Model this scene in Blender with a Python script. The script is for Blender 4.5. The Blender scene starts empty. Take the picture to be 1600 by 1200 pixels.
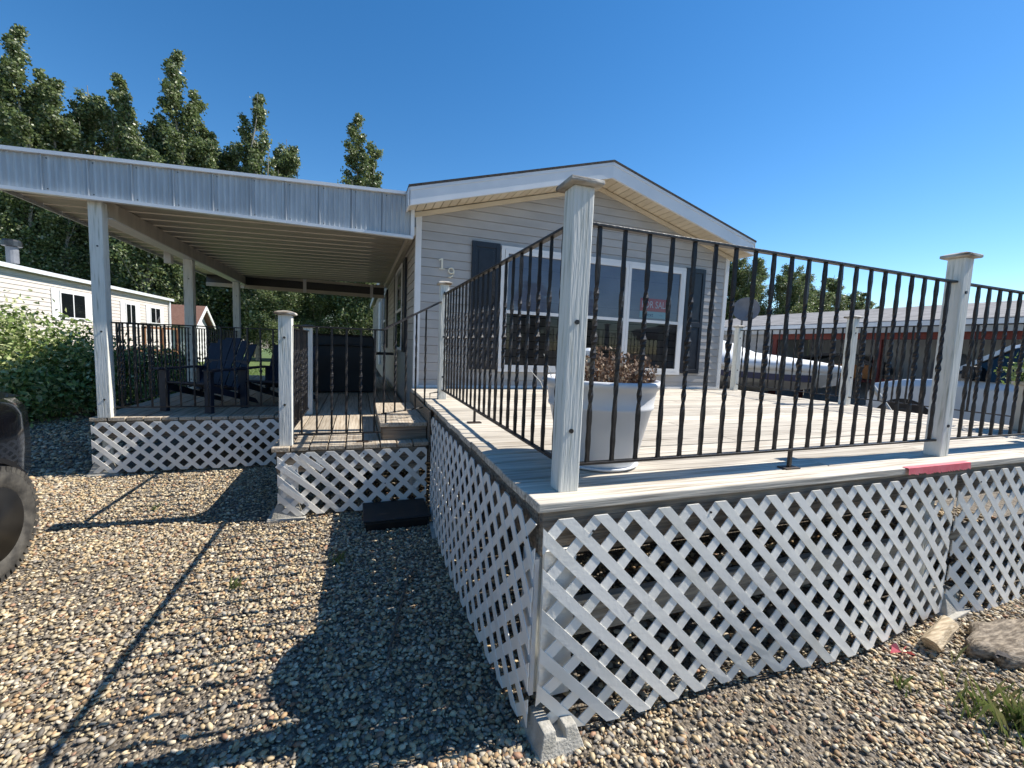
import bpy, math, random
import numpy as np
from mathutils import Vector, Matrix
random.seed(7); RNG = np.random.default_rng(7)
SC = bpy.context.scene
COL = SC.collection
# ------------------------------------------------------------------ camera
cam = bpy.data.cameras.new('camera'); co = bpy.data.objects.new('camera', cam); COL.objects.link(co)
F = 661.64
v1 = np.array([560-800, 531-600, F]); v2 = np.array([2620-800, 614-600, F])
Ya = v1/np.linalg.norm(v1); Xa = v2/np.linalg.norm(v2); Xa -= (Xa@Ya)*Ya; Xa /= np.linalg.norm(Xa); Za = np.cross(Xa, Ya)
RW = np.array([Xa, Ya, Za])                      # image axes (right, down, forward) to world
m = Matrix.Identity(4)
for i in range(3):
    m[i][0] = RW[i][0]; m[i][1] = -RW[i][1]; m[i][2] = -RW[i][2]
m[2][3] = 1.52
co.matrix_world = m
cam.sensor_width = 36; cam.lens = F/1600*36; cam.clip_start = .05; cam.clip_end = 1500
SC.camera = co
SC.render.resolution_x = 1024; SC.render.resolution_y = 768
# ------------------------------------------------------------------ light
SUN = Vector((1, -.085, 1.1)).normalized()
w = bpy.data.worlds.new('World'); SC.world = w; w.use_nodes = True
nt = w.node_tree; bg = nt.nodes['Background']; sky = nt.nodes.new('ShaderNodeTexSky'); sky.sky_type = 'NISHITA'
sky.sun_disc = False; sky.sun_elevation = math.asin(SUN.z); sky.sun_rotation = math.atan2(SUN.x, SUN.y)
sky.air_density = 1.0; sky.dust_density = .1; sky.ozone_density = 1.6; sky.altitude = 700
hs = nt.nodes.new('ShaderNodeHueSaturation'); hs.inputs['Saturation'].default_value = 1.34; nt.links.new(sky.outputs[0], hs.inputs['Color']); nt.links.new(hs.outputs[0], bg.inputs[0]); bg.inputs[1].default_value = .115
sl = bpy.data.lights.new('sun', 'SUN'); sl.energy = 5.0; sl.angle = math.radians(.3); sl.color = (1, .95, .87)
so = bpy.data.objects.new('sun', sl); COL.objects.link(so); so.rotation_euler = SUN.to_track_quat('Z', 'Y').to_euler(); so.location = (20, -4, 25)
SC.view_settings.view_transform = 'Standard'; SC.view_settings.look = 'None'; SC.view_settings.gamma = 1
SC.view_settings.exposure = .6; SC.view_settings.use_curve_mapping = False
# ------------------------------------------------------------------ materials
def srgb(r, g, b): return tuple(((c/255)/12.92 if c/255 <= .04045 else ((c/255+.055)/1.055)**2.4) for c in (r, g, b))
def mat(name, c1, c2=None, scale=6, stretch=(1, 1, 1), rough=.6, bump=0, bscale=None, metal=0, spec=.5, detail=4, ramp=(.35, .65), c3=None, rnd=0, coat=0, trans=None):
    """noise-mixed colour with relief; the noise is offset per object so alike pieces differ"""
    M = bpy.data.materials.new(name); M.use_nodes = True; n = M.node_tree.nodes; L = M.node_tree.links
    b = n['Principled BSDF']; b.inputs['Roughness'].default_value = rough; b.inputs['Metallic'].default_value = metal
    b.inputs['Specular IOR Level'].default_value = spec; b.inputs['Coat Weight'].default_value = coat
    b.inputs['Base Color'].default_value = (*c1, 1)
    tc = n.new('ShaderNodeTexCoord'); oi = n.new('ShaderNodeObjectInfo')
    mp = n.new('ShaderNodeMapping'); mp.inputs['Scale'].default_value = stretch
    ad = n.new('ShaderNodeVectorMath'); ad.operation = 'MULTIPLY_ADD'; ad.inputs[1].default_value = (37, 53, 71)
    cb = n.new('ShaderNodeCombineXYZ')
    for i in range(3): L.new(oi.outputs['Random'], cb.inputs[i])
    L.new(cb.outputs[0], ad.inputs[0]); L.new(tc.outputs['Object'], ad.inputs[2]); L.new(ad.outputs[0], mp.inputs[0])
    nz = n.new('ShaderNodeTexNoise'); nz.inputs['Scale'].default_value = scale; nz.inputs['Detail'].default_value = detail
    L.new(mp.outputs[0], nz.inputs['Vector'])
    out = None
    if c2 is not None:
        cr = n.new('ShaderNodeValToRGB'); e = cr.color_ramp.elements
        e[0].position = ramp[0]; e[0].color = (*c1, 1); e[1].position = ramp[1]; e[1].color = (*c2, 1)
        if c3 is not None:
            q = e.new((ramp[0]+ramp[1])/2); q.color = (*c3, 1)
        L.new(nz.outputs[0], cr.inputs[0]); out = cr.outputs[0]
        if rnd:
            hs = n.new('ShaderNodeHueSaturation'); mr = n.new('ShaderNodeMapRange')
            mr.inputs[3].default_value = 1-rnd; mr.inputs[4].default_value = 1+rnd
            L.new(oi.outputs['Random'], mr.inputs[0]); L.new(mr.outputs[0], hs.inputs['Value']); L.new(out, hs.inputs['Color']); out = hs.outputs[0]
        L.new(out, b.inputs['Base Color'])
    if bump:
        nb = n.new('ShaderNodeTexNoise'); nb.inputs['Scale'].default_value = bscale or scale*3; nb.inputs['Detail'].default_value = 3
        L.new(mp.outputs[0], nb.inputs['Vector'])
        bp = n.new('ShaderNodeBump'); bp.inputs['Strength'].default_value = bump; bp.inputs['Distance'].default_value = .01
        L.new(nb.outputs[0], bp.inputs['Height']); L.new(bp.outputs[0], b.inputs['Normal'])
    return M
def attrmat(name, rough=.7, trans=0, spec=.4):
    """colour from the mesh's own 'tint' attribute (one value for each pebble or leaf)"""
    M = bpy.data.materials.new(name); M.use_nodes = True; n = M.node_tree.nodes; L = M.node_tree.links
    b = n['Principled BSDF']; b.inputs['Roughness'].default_value = rough; b.inputs['Specular IOR Level'].default_value = spec
    a = n.new('ShaderNodeAttribute'); a.attribute_name = 'tint'; L.new(a.outputs['Color'], b.inputs['Base Color'])
    if trans:
        t = n.new('ShaderNodeBsdfTranslucent'); L.new(a.outputs['Color'], t.inputs['Color'])
        mx = n.new('ShaderNodeMixShader'); mx.inputs[0].default_value = trans
        L.new(b.outputs[0], mx.inputs[1]); L.new(t.outputs[0], mx.inputs[2]); L.new(mx.outputs[0], n['Material Output'].inputs[0])
    return M
def glassmat(name, tint, refl):
    M = bpy.data.materials.new(name); M.use_nodes = True; n = M.node_tree.nodes; L = M.node_tree.links
    t = n.new('ShaderNodeBsdfTransparent'); t.inputs[0].default_value = (*tint, 1)
    g = n.new('ShaderNodeBsdfGlossy'); g.inputs['Roughness'].default_value = .02; g.inputs[0].default_value = (.9, .95, 1, 1)
    mx = n.new('ShaderNodeMixShader'); lw = n.new('ShaderNodeFresnel'); lw.inputs[0].default_value = refl
    L.new(lw.outputs[0], mx.inputs[0]); L.new(t.outputs[0], mx.inputs[1]); L.new(g.outputs[0], mx.inputs[2]); L.new(mx.outputs[0], n['Material Output'].inputs[0])
    return M
M = {}
M['plankX'] = mat('weathered_wood_x', (.30, .235, .16), (.68, .61, .495), 7, (.35, 9, 9), .8, .5, 9, c3=(.50, .445, .365), rnd=.16, ramp=(.28, .66))
M['plankY'] = mat('weathered_wood_y', (.25, .19, .125), (.50, .43, .33), 7, (9, .35, 9), .8, .5, 9, c3=(.40, .33, .245), rnd=.16, ramp=(.28, .66))
M['rim'] = mat('grey_wood', (.16, .12, .085), (.36, .295, .22), 6, (.4, 8, 14), .85, .6, 10, c3=(.255, .205, .15), rnd=.1)
M['paintpost'] = mat('worn_white_paint', (.40, .40, .33), (.74, .735, .67), 9, (7, 7, .45), .75, .55, 14, c3=(.67, .67, .60), ramp=(.27, .55))
M['capwood'] = mat('bare_cap_wood', (.16, .115, .075), (.55, .52, .46), 9, (1, 1, 3), .85, .6, 22, c3=(.40, .36, .30))
M['vinyl'] = mat('white_vinyl', (.70, .67, .58), (.85, .82, .745), 3, (1, 1, 1), .45, .12, 60, ramp=(.22, .5), rnd=.04)
M['iron'] = mat('black_iron', (.010, .009, .009), (.024, .02, .018), 30, (1, 1, 1), .42, .25, 60, spec=.45)
M['ironrust'] = mat('iron_foot', (.02, .016, .014), (.06, .035, .022), 40, rough=.7)
M['siding'] = mat('grey_vinyl_siding', (.37, .35, .325), (.43, .41, .385), 2.5, (1, 1, 3), .5, .08, 60)
M['trim'] = mat('white_trim', (.68, .675, .66), (.76, .755, .74), 3, rough=.45, bump=.04)
M['fascia'] = mat('white_metal_fascia', (.66, .69, .72), (.74, .76, .78), 3, rough=.32)
M['soffit'] = mat('cream_soffit', (.58, .50, .37), (.66, .58, .45), 3, rough=.5, rnd=.05)
M['shingle_dark'] = mat('dark_shingle', (.02, .018, .018), (.07, .06, .055), 30, rough=.9, bump=.6)
M['shutter'] = mat('navy_black_shutter', (.008, .010, .016), (.014, .017, .026), 10, rough=.4)
M['glass'] = glassmat('window_glass', (.80, .84, .90), 1.5); M['screenglass'] = glassmat('screened_glass', (.30, .30, .31), 1.4)
M['blind'] = mat('window_blind', (.30, .31, .37), (.36, .37, .43), 3, rough=.6)
M['room'] = mat('dark_room', (.018, .017, .017), rough=.9)
M['screen'] = mat('fly_screen', (.02, .02, .022), (.03, .03, .032), 50, rough=.35, spec=.6)
M['corr'] = mat('galvanised_sheet', (.40, .42, .435), (.50, .52, .53), 4, (3, 3, .6), .45, 0, metal=.25)
M['pan'] = mat('tan_roof_pan', (.46, .41, .335), (.55, .49, .40), 2, (1, 5, 1), .5, rnd=.06)
M['navy'] = mat('navy_plastic', (.010, .014, .028), (.018, .023, .042), 8, rough=.5)
M['black'] = mat('black_cover', (.005, .005, .006), (.012, .012, .013), 5, rough=.55, bump=.3, bscale=6)
M['concrete'] = mat('concrete', (.33, .31, .26), (.47, .44, .38), 14, rough=.9, bump=.5, bscale=70)
M['pot'] = mat('white_plastic_pot', (.62, .63, .65), (.69, .70, .71), 4, rough=.42, bump=.03)
M['soil'] = mat('soil', (.03, .02, .014), (.07, .05, .035), 40, rough=1, bump=.6)
M['brass'] = mat('cream_metal', (.74, .68, .52), (.80, .75, .60), 10, rough=.4)
M['bark'] = mat('bark', (.07, .055, .042), (.17, .14, .11), 9, (6, 6, 1), .95, .8, 18)
M['palebark'] = mat('poplar_bark', (.20, .19, .15), (.34, .32, .27), 7, (3, 3, 1), .9, .5, 18)
M['log'] = mat('split_log', (.30, .22, .13), (.58, .47, .32), 9, (1, 8, 8), .85, .6, 14)
M['stump'] = mat('weathered_bark_slab', (.11, .085, .06), (.34, .28, .21), 8, (2, 9, 9), .95, .9, 12, c3=(.21, .17, .125))
M['pink'] = mat('pink_tape', (.80, .13, .16), (.88, .22, .24), 12, rough=.5)
M['carpaint'] = mat('black_car_paint', (.004, .004, .005), rough=.18, coat=.6)
M['tyre'] = mat('dusty_tyre', (.03, .028, .025), (.085, .078, .066), 14, rough=.85, bump=.3)
M['alloy'] = mat('dark_alloy', (.05, .05, .052), (.09, .09, .09), 6, rough=.35, metal=.8)
M['redlens'] = mat('red_lens', (.12, .008, .006), rough=.2)
M['carglass'] = mat('car_glass', (.008, .010, .012), rough=.05, spec=.7)
M['neighsiding'] = mat('cream_siding', (.62, .56, .50), (.68, .62, .56), 2, rough=.5)
M['white'] = mat('white_paint', (.74, .74, .73), (.80, .80, .79), 4, rough=.5)
M['brownroof'] = mat('brown_shingle', (.13, .065, .045), (.22, .12, .09), 8, (1, 6, 6), .9, .4)
M['greyroof'] = mat('grey_shingle', (.15, .145, .14), (.29, .28, .27), 3.2, (2.2, .8, 1), .9, .5, 20, detail=6, c3=(.22, .21, .205))
M['redwood'] = mat('red_painted_wood', (.13, .02, .013), (.19, .032, .02), 6, (5, 5, 1), .65)
M['brownwood'] = mat('brown_stained_wood', (.16, .07, .03), (.26, .125, .06), 6, (5, 5, 1), .75)
M['metalwall'] = mat('grey_metal_wall', (.36, .38, .39), (.44, .455, .46), 3, (4, 4, .5), .5)
M['gel'] = mat('boat_gelcoat', (.56, .57, .56), (.63, .64, .62), 3, rough=.3)
M['cover'] = mat('white_boat_cover', (.72, .73, .72), (.80, .81, .80), 3, rough=.7, bump=.3, bscale=5)
M['blue'] = mat('blue_stripe', (.006, .016, .075), rough=.35)
M['truck'] = mat('white_truck_paint', (.62, .66, .68), (.68, .71, .72), 3, rough=.25, coat=.4)
M['orange'] = mat('orange_plastic', (.55, .20, .05), rough=.5)
M['grey'] = mat('grey_plastic', (.16, .165, .18), (.2, .205, .22), 8, rough=.5)
M['pvc'] = mat('pale_pipe', (.55, .54, .50), rough=.5)
M['signred'] = mat('sign_red', (.62, .10, .11), rough=.5)
M['signwhite'] = mat('sign_white', (.75, .75, .75), rough=.5)
M['signblue'] = mat('sign_pale_blue', (.35, .55, .60), rough=.5)
M['signdark'] = mat('sign_dark_blue', (.04, .10, .25), rough=.5)
M['leaf'] = attrmat('poplar_leaf', .38, .4, .5)
M['shrubleaf'] = attrmat('shrub_leaf', .5, .25)
M['pebble'] = attrmat('pebble', .62, 0, .35)
M['dry'] = attrmat('dried_plant', .8, .15)
M['grass'] = attrmat('grass_blade', .6, .3)
# gravel bed under the loose stones
def gravelmat():
    Mg = bpy.data.materials.new('gravel_bed'); Mg.use_nodes = True; n = Mg.node_tree.nodes; L = Mg.node_tree.links; b = n['Principled BSDF']; b.inputs['Roughness'].default_value = .85
    tc = n.new('ShaderNodeTexCoord'); vo = n.new('ShaderNodeTexVoronoi'); vo.inputs['Scale'].default_value = 75
    wn = n.new('ShaderNodeTexWhiteNoise'); L.new(vo.outputs['Color'], wn.inputs['Vector']); L.new(tc.outputs['Object'], vo.inputs['Vector'])
    cr = n.new('ShaderNodeValToRGB'); e = cr.color_ramp.elements
    e[0].position = 0; e[0].color = (.06, .05, .038, 1); e[1].position = 1; e[1].color = (.34, .28, .20, 1)
    for p, c in ((.3, (.15, .12, .085, 1)), (.55, (.23, .185, .13, 1)), (.75, (.18, .16, .135, 1))):
        q = e.new(p); q.color = c
    L.new(wn.outputs['Value'], cr.inputs[0])
    nz = n.new('ShaderNodeTexNoise'); nz.inputs['Scale'].default_value = .9; mx = n.new('ShaderNodeMix'); mx.data_type = 'RGBA'; mx.blend_type = 'MULTIPLY'; mx.inputs[0].default_value = .45
    c2 = n.new('ShaderNodeValToRGB'); c2.color_ramp.elements[0].position = .3; c2.color_ramp.elements[0].color = (.55, .5, .45, 1); c2.color_ramp.elements[1].position = .6
    L.new(tc.outputs['Object'], nz.inputs['Vector']); L.new(nz.outputs[0], c2.inputs[0]); L.new(cr.outputs[0], mx.inputs[6]); L.new(c2.outputs[0], mx.inputs[7]); L.new(mx.outputs[2], b.inputs['Base Color'])
    bp = n.new('ShaderNodeBump'); bp.invert = True; bp.inputs['Strength'].default_value = .9; bp.inputs['Distance'].default_value = .012
    L.new(vo.outputs['Distance'], bp.inputs['Height']); L.new(bp.outputs[0], b.inputs['Normal'])
    return Mg
M['gravel'] = gravelmat()
M['lawn'] = mat('lawn_ground', (.06, .10, .025), (.12, .17, .045), 5, rough=.95, bump=.6, bscale=60)
M['earth'] = mat('dry_earth', (.17, .14, .10), (.26, .22, .16), 2, rough=.95, bump=.4)
# ------------------------------------------------------------------ mesh helpers
def worldloc(p):
    v = Vector((0, 0, 0))
    while p is not None: v += p.location; p = p.parent
    return v
class MB:
    def __init__(s): s.v = []; s.f = []
    def add(s, vs, fs):
        k = len(s.v); s.v += [tuple(v) for v in vs]; s.f += [tuple(i+k for i in f) for f in fs]; return s
    def box(s, x0, x1, y0, y1, z0, z1):
        return s.add([(x, y, z) for z in (z0, z1) for y in (y0, y1) for x in (x0, x1)], [(0, 2, 3, 1), (4, 5, 7, 6), (0, 1, 5, 4), (2, 6, 7, 3), (0, 4, 6, 2), (1, 3, 7, 5)])
    def bar(s, a, b, wx, wz, up=(0, 0, 1)):
        a = Vector(a); b = Vector(b); d = (b-a).normalized(); up = Vector(up)
        if abs(d.dot(up)) > .98: up = Vector((0, 1, 0))
        r = d.cross(up).normalized()*wx/2; u = r.cross(d).normalized()*wz/2
        return s.add([a-r-u, a+r-u, a+r+u, a-r+u, b-r-u, b+r-u, b+r+u, b-r+u], [(0, 3, 2, 1), (4, 5, 6, 7), (0, 1, 5, 4), (1, 2, 6, 5), (2, 3, 7, 6), (3, 0, 4, 7)])
    def loft(s, rings, cap=True, closed=True):
        n = len(rings[0]); k = len(s.v)
        for r in rings: s.v += [tuple(p) for p in r]
        for i in range(len(rings)-1):
            for j in range(n if closed else n-1):
                a = k+i*n+j; b = k+i*n+(j+1) % n
                s.f.append((a, b, b+n, a+n))
        if cap and closed:
            s.f.append(tuple(range(k+n-1, k-1, -1))); s.f.append(tuple(range(k+(len(rings)-1)*n, k+len(rings)*n)))
        return s
    def tube(s, pts, r, n=8):
        rings = []; pts = [Vector(p) for p in pts]
        for i, p in enumerate(pts):
            d = (pts[min(i+1, len(pts)-1)]-pts[max(i-1, 0)]).normalized()
            up = Vector((0, 0, 1)) if abs(d.z) < .9 else Vector((1, 0, 0))
            a = d.cross(up).normalized(); b = d.cross(a).normalized(); q = r[i] if hasattr(r, '__len__') else r
            rings.append([p+(a*math.cos(t)+b*math.sin(t))*q for t in [2*math.pi*j/n for j in range(n)]])
        return s.loft(rings)
    def lathe(s, prof, n=32, c=(0, 0)):
        return s.loft([[(c[0]+r*math.cos(2*math.pi*j/n), c[1]+r*math.sin(2*math.pi*j/n), z) for j in range(n)] for r, z in prof])
    def mesh(s, name, m=None, smooth=False, org=(0, 0, 0)):
        me = bpy.data.meshes.new(name); o = Vector(org)
        me.from_pydata([Vector(v)-o for v in s.v], [], s.f)
        if m: me.materials.append(M[m])
        if smooth: me.polygons.foreach_set('use_smooth', [True]*len(me.polygons))
        me.update()
        return me
    def build(s, name, m, parent=None, smooth=False, bevel=0, org=None):
        o_ = worldloc(parent) if parent is not None else Vector(org or (0, 0, 0))
        ob = bpy.data.objects.new(name, s.mesh(name, m, smooth, o_)); COL.objects.link(ob)
        if parent is not None: ob.parent = parent
        else: ob.location = o_
        if bevel: bev(ob, bevel)
        return ob
def bev(ob, wd, seg=2):
    b = ob.modifiers.new('bevel', 'BEVEL'); b.width = wd; b.segments = seg; b.limit_method = 'ANGLE'; b.angle_limit = math.radians(35); b.harden_normals = False
def inst(name, me, loc, parent=None, rz=0, rot=None):
    ob = bpy.data.objects.new(name, me); COL.objects.link(ob); ob.location = Vector(loc)-(worldloc(parent) if parent is not None else Vector((0, 0, 0)))
    ob.rotation_euler = rot or (0, 0, rz)
    if parent is not None: ob.parent = parent
    return ob
def tag(o, label, cat, group=None):
    o['label'] = label; o['category'] = cat
    if group: o['group'] = group
    return o
def thing(name, label, cat, loc=(0, 0, 0), group=None):
    o = bpy.data.objects.new(name, None); COL.objects.link(o); o.location = loc; o.empty_display_size = .1
    return tag(o, label, cat, group)
def structure(o): o['kind'] = 'structure'; return o
def stuff(o): o['kind'] = 'stuff'; return o
def copytree(o, parent=None):
    c = o.copy(); COL.objects.link(c); c.parent = parent
    for ch in o.children: copytree(ch, c)
    return c
def npmesh(name, V, Fc, tint=None, smooth=False, m=None):
    """big mesh from arrays: V (n,3), Fc (k,3|4), tint (n,3) for each vertex"""
    me = bpy.data.meshes.new(name); k = Fc.shape[1]
    me.vertices.add(len(V)); me.vertices.foreach_set('co', V.astype(np.float32).ravel())
    me.loops.add(Fc.size); me.loops.foreach_set('vertex_index', Fc.astype(np.int32).ravel())
    me.polygons.add(len(Fc)); me.polygons.foreach_set('loop_start', np.arange(0, Fc.size, k, dtype=np.int32)); me.polygons.foreach_set('loop_total', np.full(len(Fc), k, np.int32))
    if smooth: me.polygons.foreach_set('use_smooth', np.ones(len(Fc), bool))
    if tint is not None:
        a = me.attributes.new('tint', 'FLOAT_COLOR', 'POINT'); a.data.foreach_set('color', np.concatenate([tint, np.ones((len(tint), 1))], 1).astype(np.float32).ravel())
    if m: me.materials.append(M[m])
    me.update(calc_edges=True); return me
def sheet(name, x0, x1, y0, y1, z, m):
    return structure(MB().add([(x0, y0, z), (x1, y0, z), (x1, y1, z), (x0, y1, z)], [(0, 1, 2, 3)]).build(name, m))
# ------------------------------------------------------------------ ground
D = .934; LD = .61                     # main deck and lower deck levels
sheet('ground', -400, 400, -200, 600, -.012, 'earth')
sheet('gravel_yard', -14, 26, -7, 11.6, -.004, 'gravel')
sheet('lawn', -60, .4, 11.2, 60, .0, 'lawn')
def pebbles(n, regions, s0, s1, sub, keep=None):
    """loose stones as one mesh: squashed, turned spheres with a colour each"""
    import bmesh
    b = bmesh.new(); bmesh.ops.create_icosphere(b, subdivisions=sub, radius=1); bv = np.array([v.co[:] for v in b.verts]); bf = np.array([[v.index for v in f.verts] for f in b.faces]); b.free()
    A = np.array([(r[1]-r[0])*(r[3]-r[2]) for r in regions]); pk = RNG.choice(len(regions), n, p=A/A.sum()); Rg = np.array(regions)[pk]
    P = np.stack([RNG.uniform(Rg[:, 0], Rg[:, 1]), RNG.uniform(Rg[:, 2], Rg[:, 3])], 1)
    if keep is not None: P = P[keep(P)]
    n = len(P); S = RNG.lognormal(-.06, .46, n)*(s0+s1)/2; S = np.clip(S, s0*.5, s1*1.5)
    ax = np.stack([S*RNG.uniform(.95, 1.5, n), S*RNG.uniform(.7, 1.0, n), S*RNG.uniform(.36, .58, n)], 1)
    th = RNG.uniform(0, 2*np.pi, n); tx = RNG.normal(0, .3, n); ty = RNG.normal(0, .3, n)
    lump = 1+RNG.normal(0, .1, (n, len(bv), 1))
    W = bv[None]*lump*ax[:, None]
    c, s = np.cos(tx), np.sin(tx); y = W[..., 1]*c[:, None]-W[..., 2]*s[:, None]; z = W[..., 1]*s[:, None]+W[..., 2]*c[:, None]; W[..., 1] = y; W[..., 2] = z
    c, s = np.cos(ty), np.sin(ty); x = W[..., 0]*c[:, None]+W[..., 2]*s[:, None]; z = -W[..., 0]*s[:, None]+W[..., 2]*c[:, None]; W[..., 0] = x; W[..., 2] = z
    c, s = np.cos(th), np.sin(th); x = W[..., 0]*c[:, None]-W[..., 1]*s[:, None]; y = W[..., 0]*s[:, None]+W[..., 1]*c[:, None]; W[..., 0] = x; W[..., 1] = y
    W[..., 0] += P[:, 0, None]; W[..., 1] += P[:, 1, None]; W[..., 2] += (ax[:, 2]*RNG.uniform(.25, 1.1, n))[:, None]
    pal = np.array([(.55, .46, .33), (.46, .36, .24), (.62, .55, .44), (.34, .30, .26), (.24, .22, .21), (.42, .29, .18), (.52, .47, .41), (.36, .22, .16), (.30, .285, .28), (.68, .62, .52), (.15, .14, .135)])
    t = pal[RNG.choice(len(pal), n, p=[.17, .14, .12, .11, .09, .09, .1, .05, .06, .04, .03])]*RNG.uniform(.6, 1.2, (n, 1))*np.array((1.0, .945, .80))
    V = W.reshape(-1, 3); Fc = (bf[None]+(np.arange(n)*len(bv))[:, None, None]).reshape(-1, 3)
    return V, Fc, np.repeat(t, len(bv), 0)
def gravel_patch(name, *a, **k):
    V, Fc, t = pebbles(*a, **k); ob = bpy.data.objects.new(name, npmesh(name, V, Fc, t, True, 'pebble')); COL.objects.link(ob); stuff(ob)
    return tag(ob, k_label[name], 'gravel')
k_label = {'loose_gravel': 'tan and grey rounded pebbles covering the yard beside the decks', 'fine_gravel': 'small pebbles of the yard farther off by the shrub and under the decks'}
gravel_patch('loose_gravel', 103000, [(-3.2, .72, 1.2, 5.6), (.5, 5.2, .55, 1.45), (-.3, .6, .9, 1.4)], .0056, .0102, 1, keep=lambda P: RNG.random(len(P)) < np.where(np.sin(P[:, 0]*2.3+1.1*np.sin(P[:, 1]*1.7))*np.sin(P[:, 1]*2.9+P[:, 0]*.8) > .62, .5, 1))
gravel_patch('fine_gravel', 19000, [(-6.5, -2.6, 4.6, 9.3), (.7, 6, 1.45, 2.6)], .012, .018, 1)
# ------------------------------------------------------------------ decks
def planks(parent, axis, a0, a1, b0, b1, z, wd=.14, gap=.010, th=.038, m='plankX', splits=(), jag=.006):
    """boards running along axis, each its own mesh"""
    n = int(round((b1-b0)/(wd+gap))); wd = (b1-b0)/n-gap
    for i in range(n):
        c = b0+(i+.5)*(wd+gap); cuts = [a0+random.uniform(-jag, jag)]
        if splits: cuts.append(splits[i % len(splits)])
        cuts.append(a1+random.uniform(-jag, jag)); dz = random.uniform(-.0025, .0025)
        for p, q in zip(cuts[:-1], cuts[1:]):
            mb = MB()
            if axis == 'x': mb.box(p+.002, q-.002, c-wd/2, c+wd/2, z-th+dz, z+dz)
            else: mb.box(c-wd/2, c+wd/2, p+.002, q-.002, z-th+dz, z+dz)
            mb.build('plank', m, parent, bevel=.005)
X0, X1, Y0, Y1 = .64, 6.08, 1.40, 5.53
md = thing('main_deck', 'large raised deck of bleached boards in front of the grey house', 'deck', (3.3, 3.4, 0))
planks(md, 'x', X0, X1, Y0, Y1, D, splits=(4.25, 2.45, 3.6, 5.0))
MB().box(X0+.03, X1-.03, Y0+.028, Y0+.066, D-.225, D-.043).build('rim_board', 'rim', md, bevel=.003)
MB().box(X0+.028, X0+.066, Y0+.07, Y1, D-.225, D-.043).build('rim_board', 'rim', md, bevel=.003)
MB().box(X1-.066, X1-.028, Y0+.07, Y1, D-.225, D-.043).build('rim_board', 'rim', md, bevel=.003)
for i in range(8): MB().box(1.2+i*.6, 1.238+i*.6, Y0+.07, Y1, D-.225, D-.043).build('joist', 'rim', md)
for y in (2.1, 3.6): MB().box(X0+.08, X1-.08, y, y+.09, D-.41, D-.228).build('beam', 'rim', md)
MB().box(X0+.08, X1-.08, Y0+.10, Y0+.14, .30, .45).build('brace_board', 'plankX', md)
for x in (.70, 3.2, 5.9):
    for y in (1.47, 3.62):
        MB().box(x-.045, x+.045, y-.03, y+.06, .14, D-.228).build('support_post', 'paintpost', md, bevel=.004)
MB().box(X0+.034, X0+.17, Y0+.004, Y0+.024, .14, D-.19).build('corner_board', 'vinyl', md)
MB().box(X0+.006, X0+.024, Y0+.03, Y0+.15, .14, D-.23).build('corner_board', 'white', md)
ld = thing('lower_deck', 'lower L-shaped deck of brown boards under the metal carport roof', 'deck', (-1, 6, 0))
planks(ld, 'y', 3.86, 5.50, -.67, .62, LD, m='plankY')
planks(ld, 'y', 5.50, 11.2, -2.6, .62, LD, m='plankY', splits=(8.1, 7.2, 9.0))
MB().box(-.63, .60, 3.885, 3.923, LD-.22, LD-.042).build('rim_board', 'rim', ld)
MB().box(-.64, -.602, 3.93, 5.5, LD-.22, LD-.042).build('rim_board', 'rim', ld)
MB().box(-2.56, -.65, 5.525, 5.563, LD-.22, LD-.042).build('rim_board', 'rim', ld)
MB().box(-2.57, -2.532, 5.57, 11.2, LD-.22, LD-.042).build('rim_board', 'rim', ld)
for y in (6.6, 8, 9.4): MB().box(-2.5, .6, y, y+.04, LD-.22, LD-.042).build('joist', 'rim', ld)
for x, y in ((-.58, 3.95), (-2.49, 5.62), (.5, 3.97)): MB().box(x-.045, x+.045, y-.025, y+.065, .13, LD-.23).build('support_post', 'paintpost', ld)
MB().box(-.60, -.47, 3.862, 3.882, .13, LD-.16).build('corner_board', 'white', ld)
st = thing('deck_step', 'wooden box step rising from the lower deck to the main deck', 'step', (.42, 4.6, LD))
for i in range(5):
    MB().box(.19, .615, 3.98+i*.268, 3.98+i*.268+.262, .735, .773).build('tread_board', 'plankY', st, bevel=.004)
MB().box(.215, .61, 4.0, 4.036, LD, .733).build('riser_board', 'rim', st); MB().box(.205, .243, 4.04, 5.3, LD, .733).build('riser_board', 'rim', st); MB().box(.25, .61, 5.27, 5.305, LD, .733).build('riser_board', 'rim', st)
MB().box(.622, .636, 3.9, 5.5, LD-.2, D-.045).build('riser_board', 'rim', st)
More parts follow.
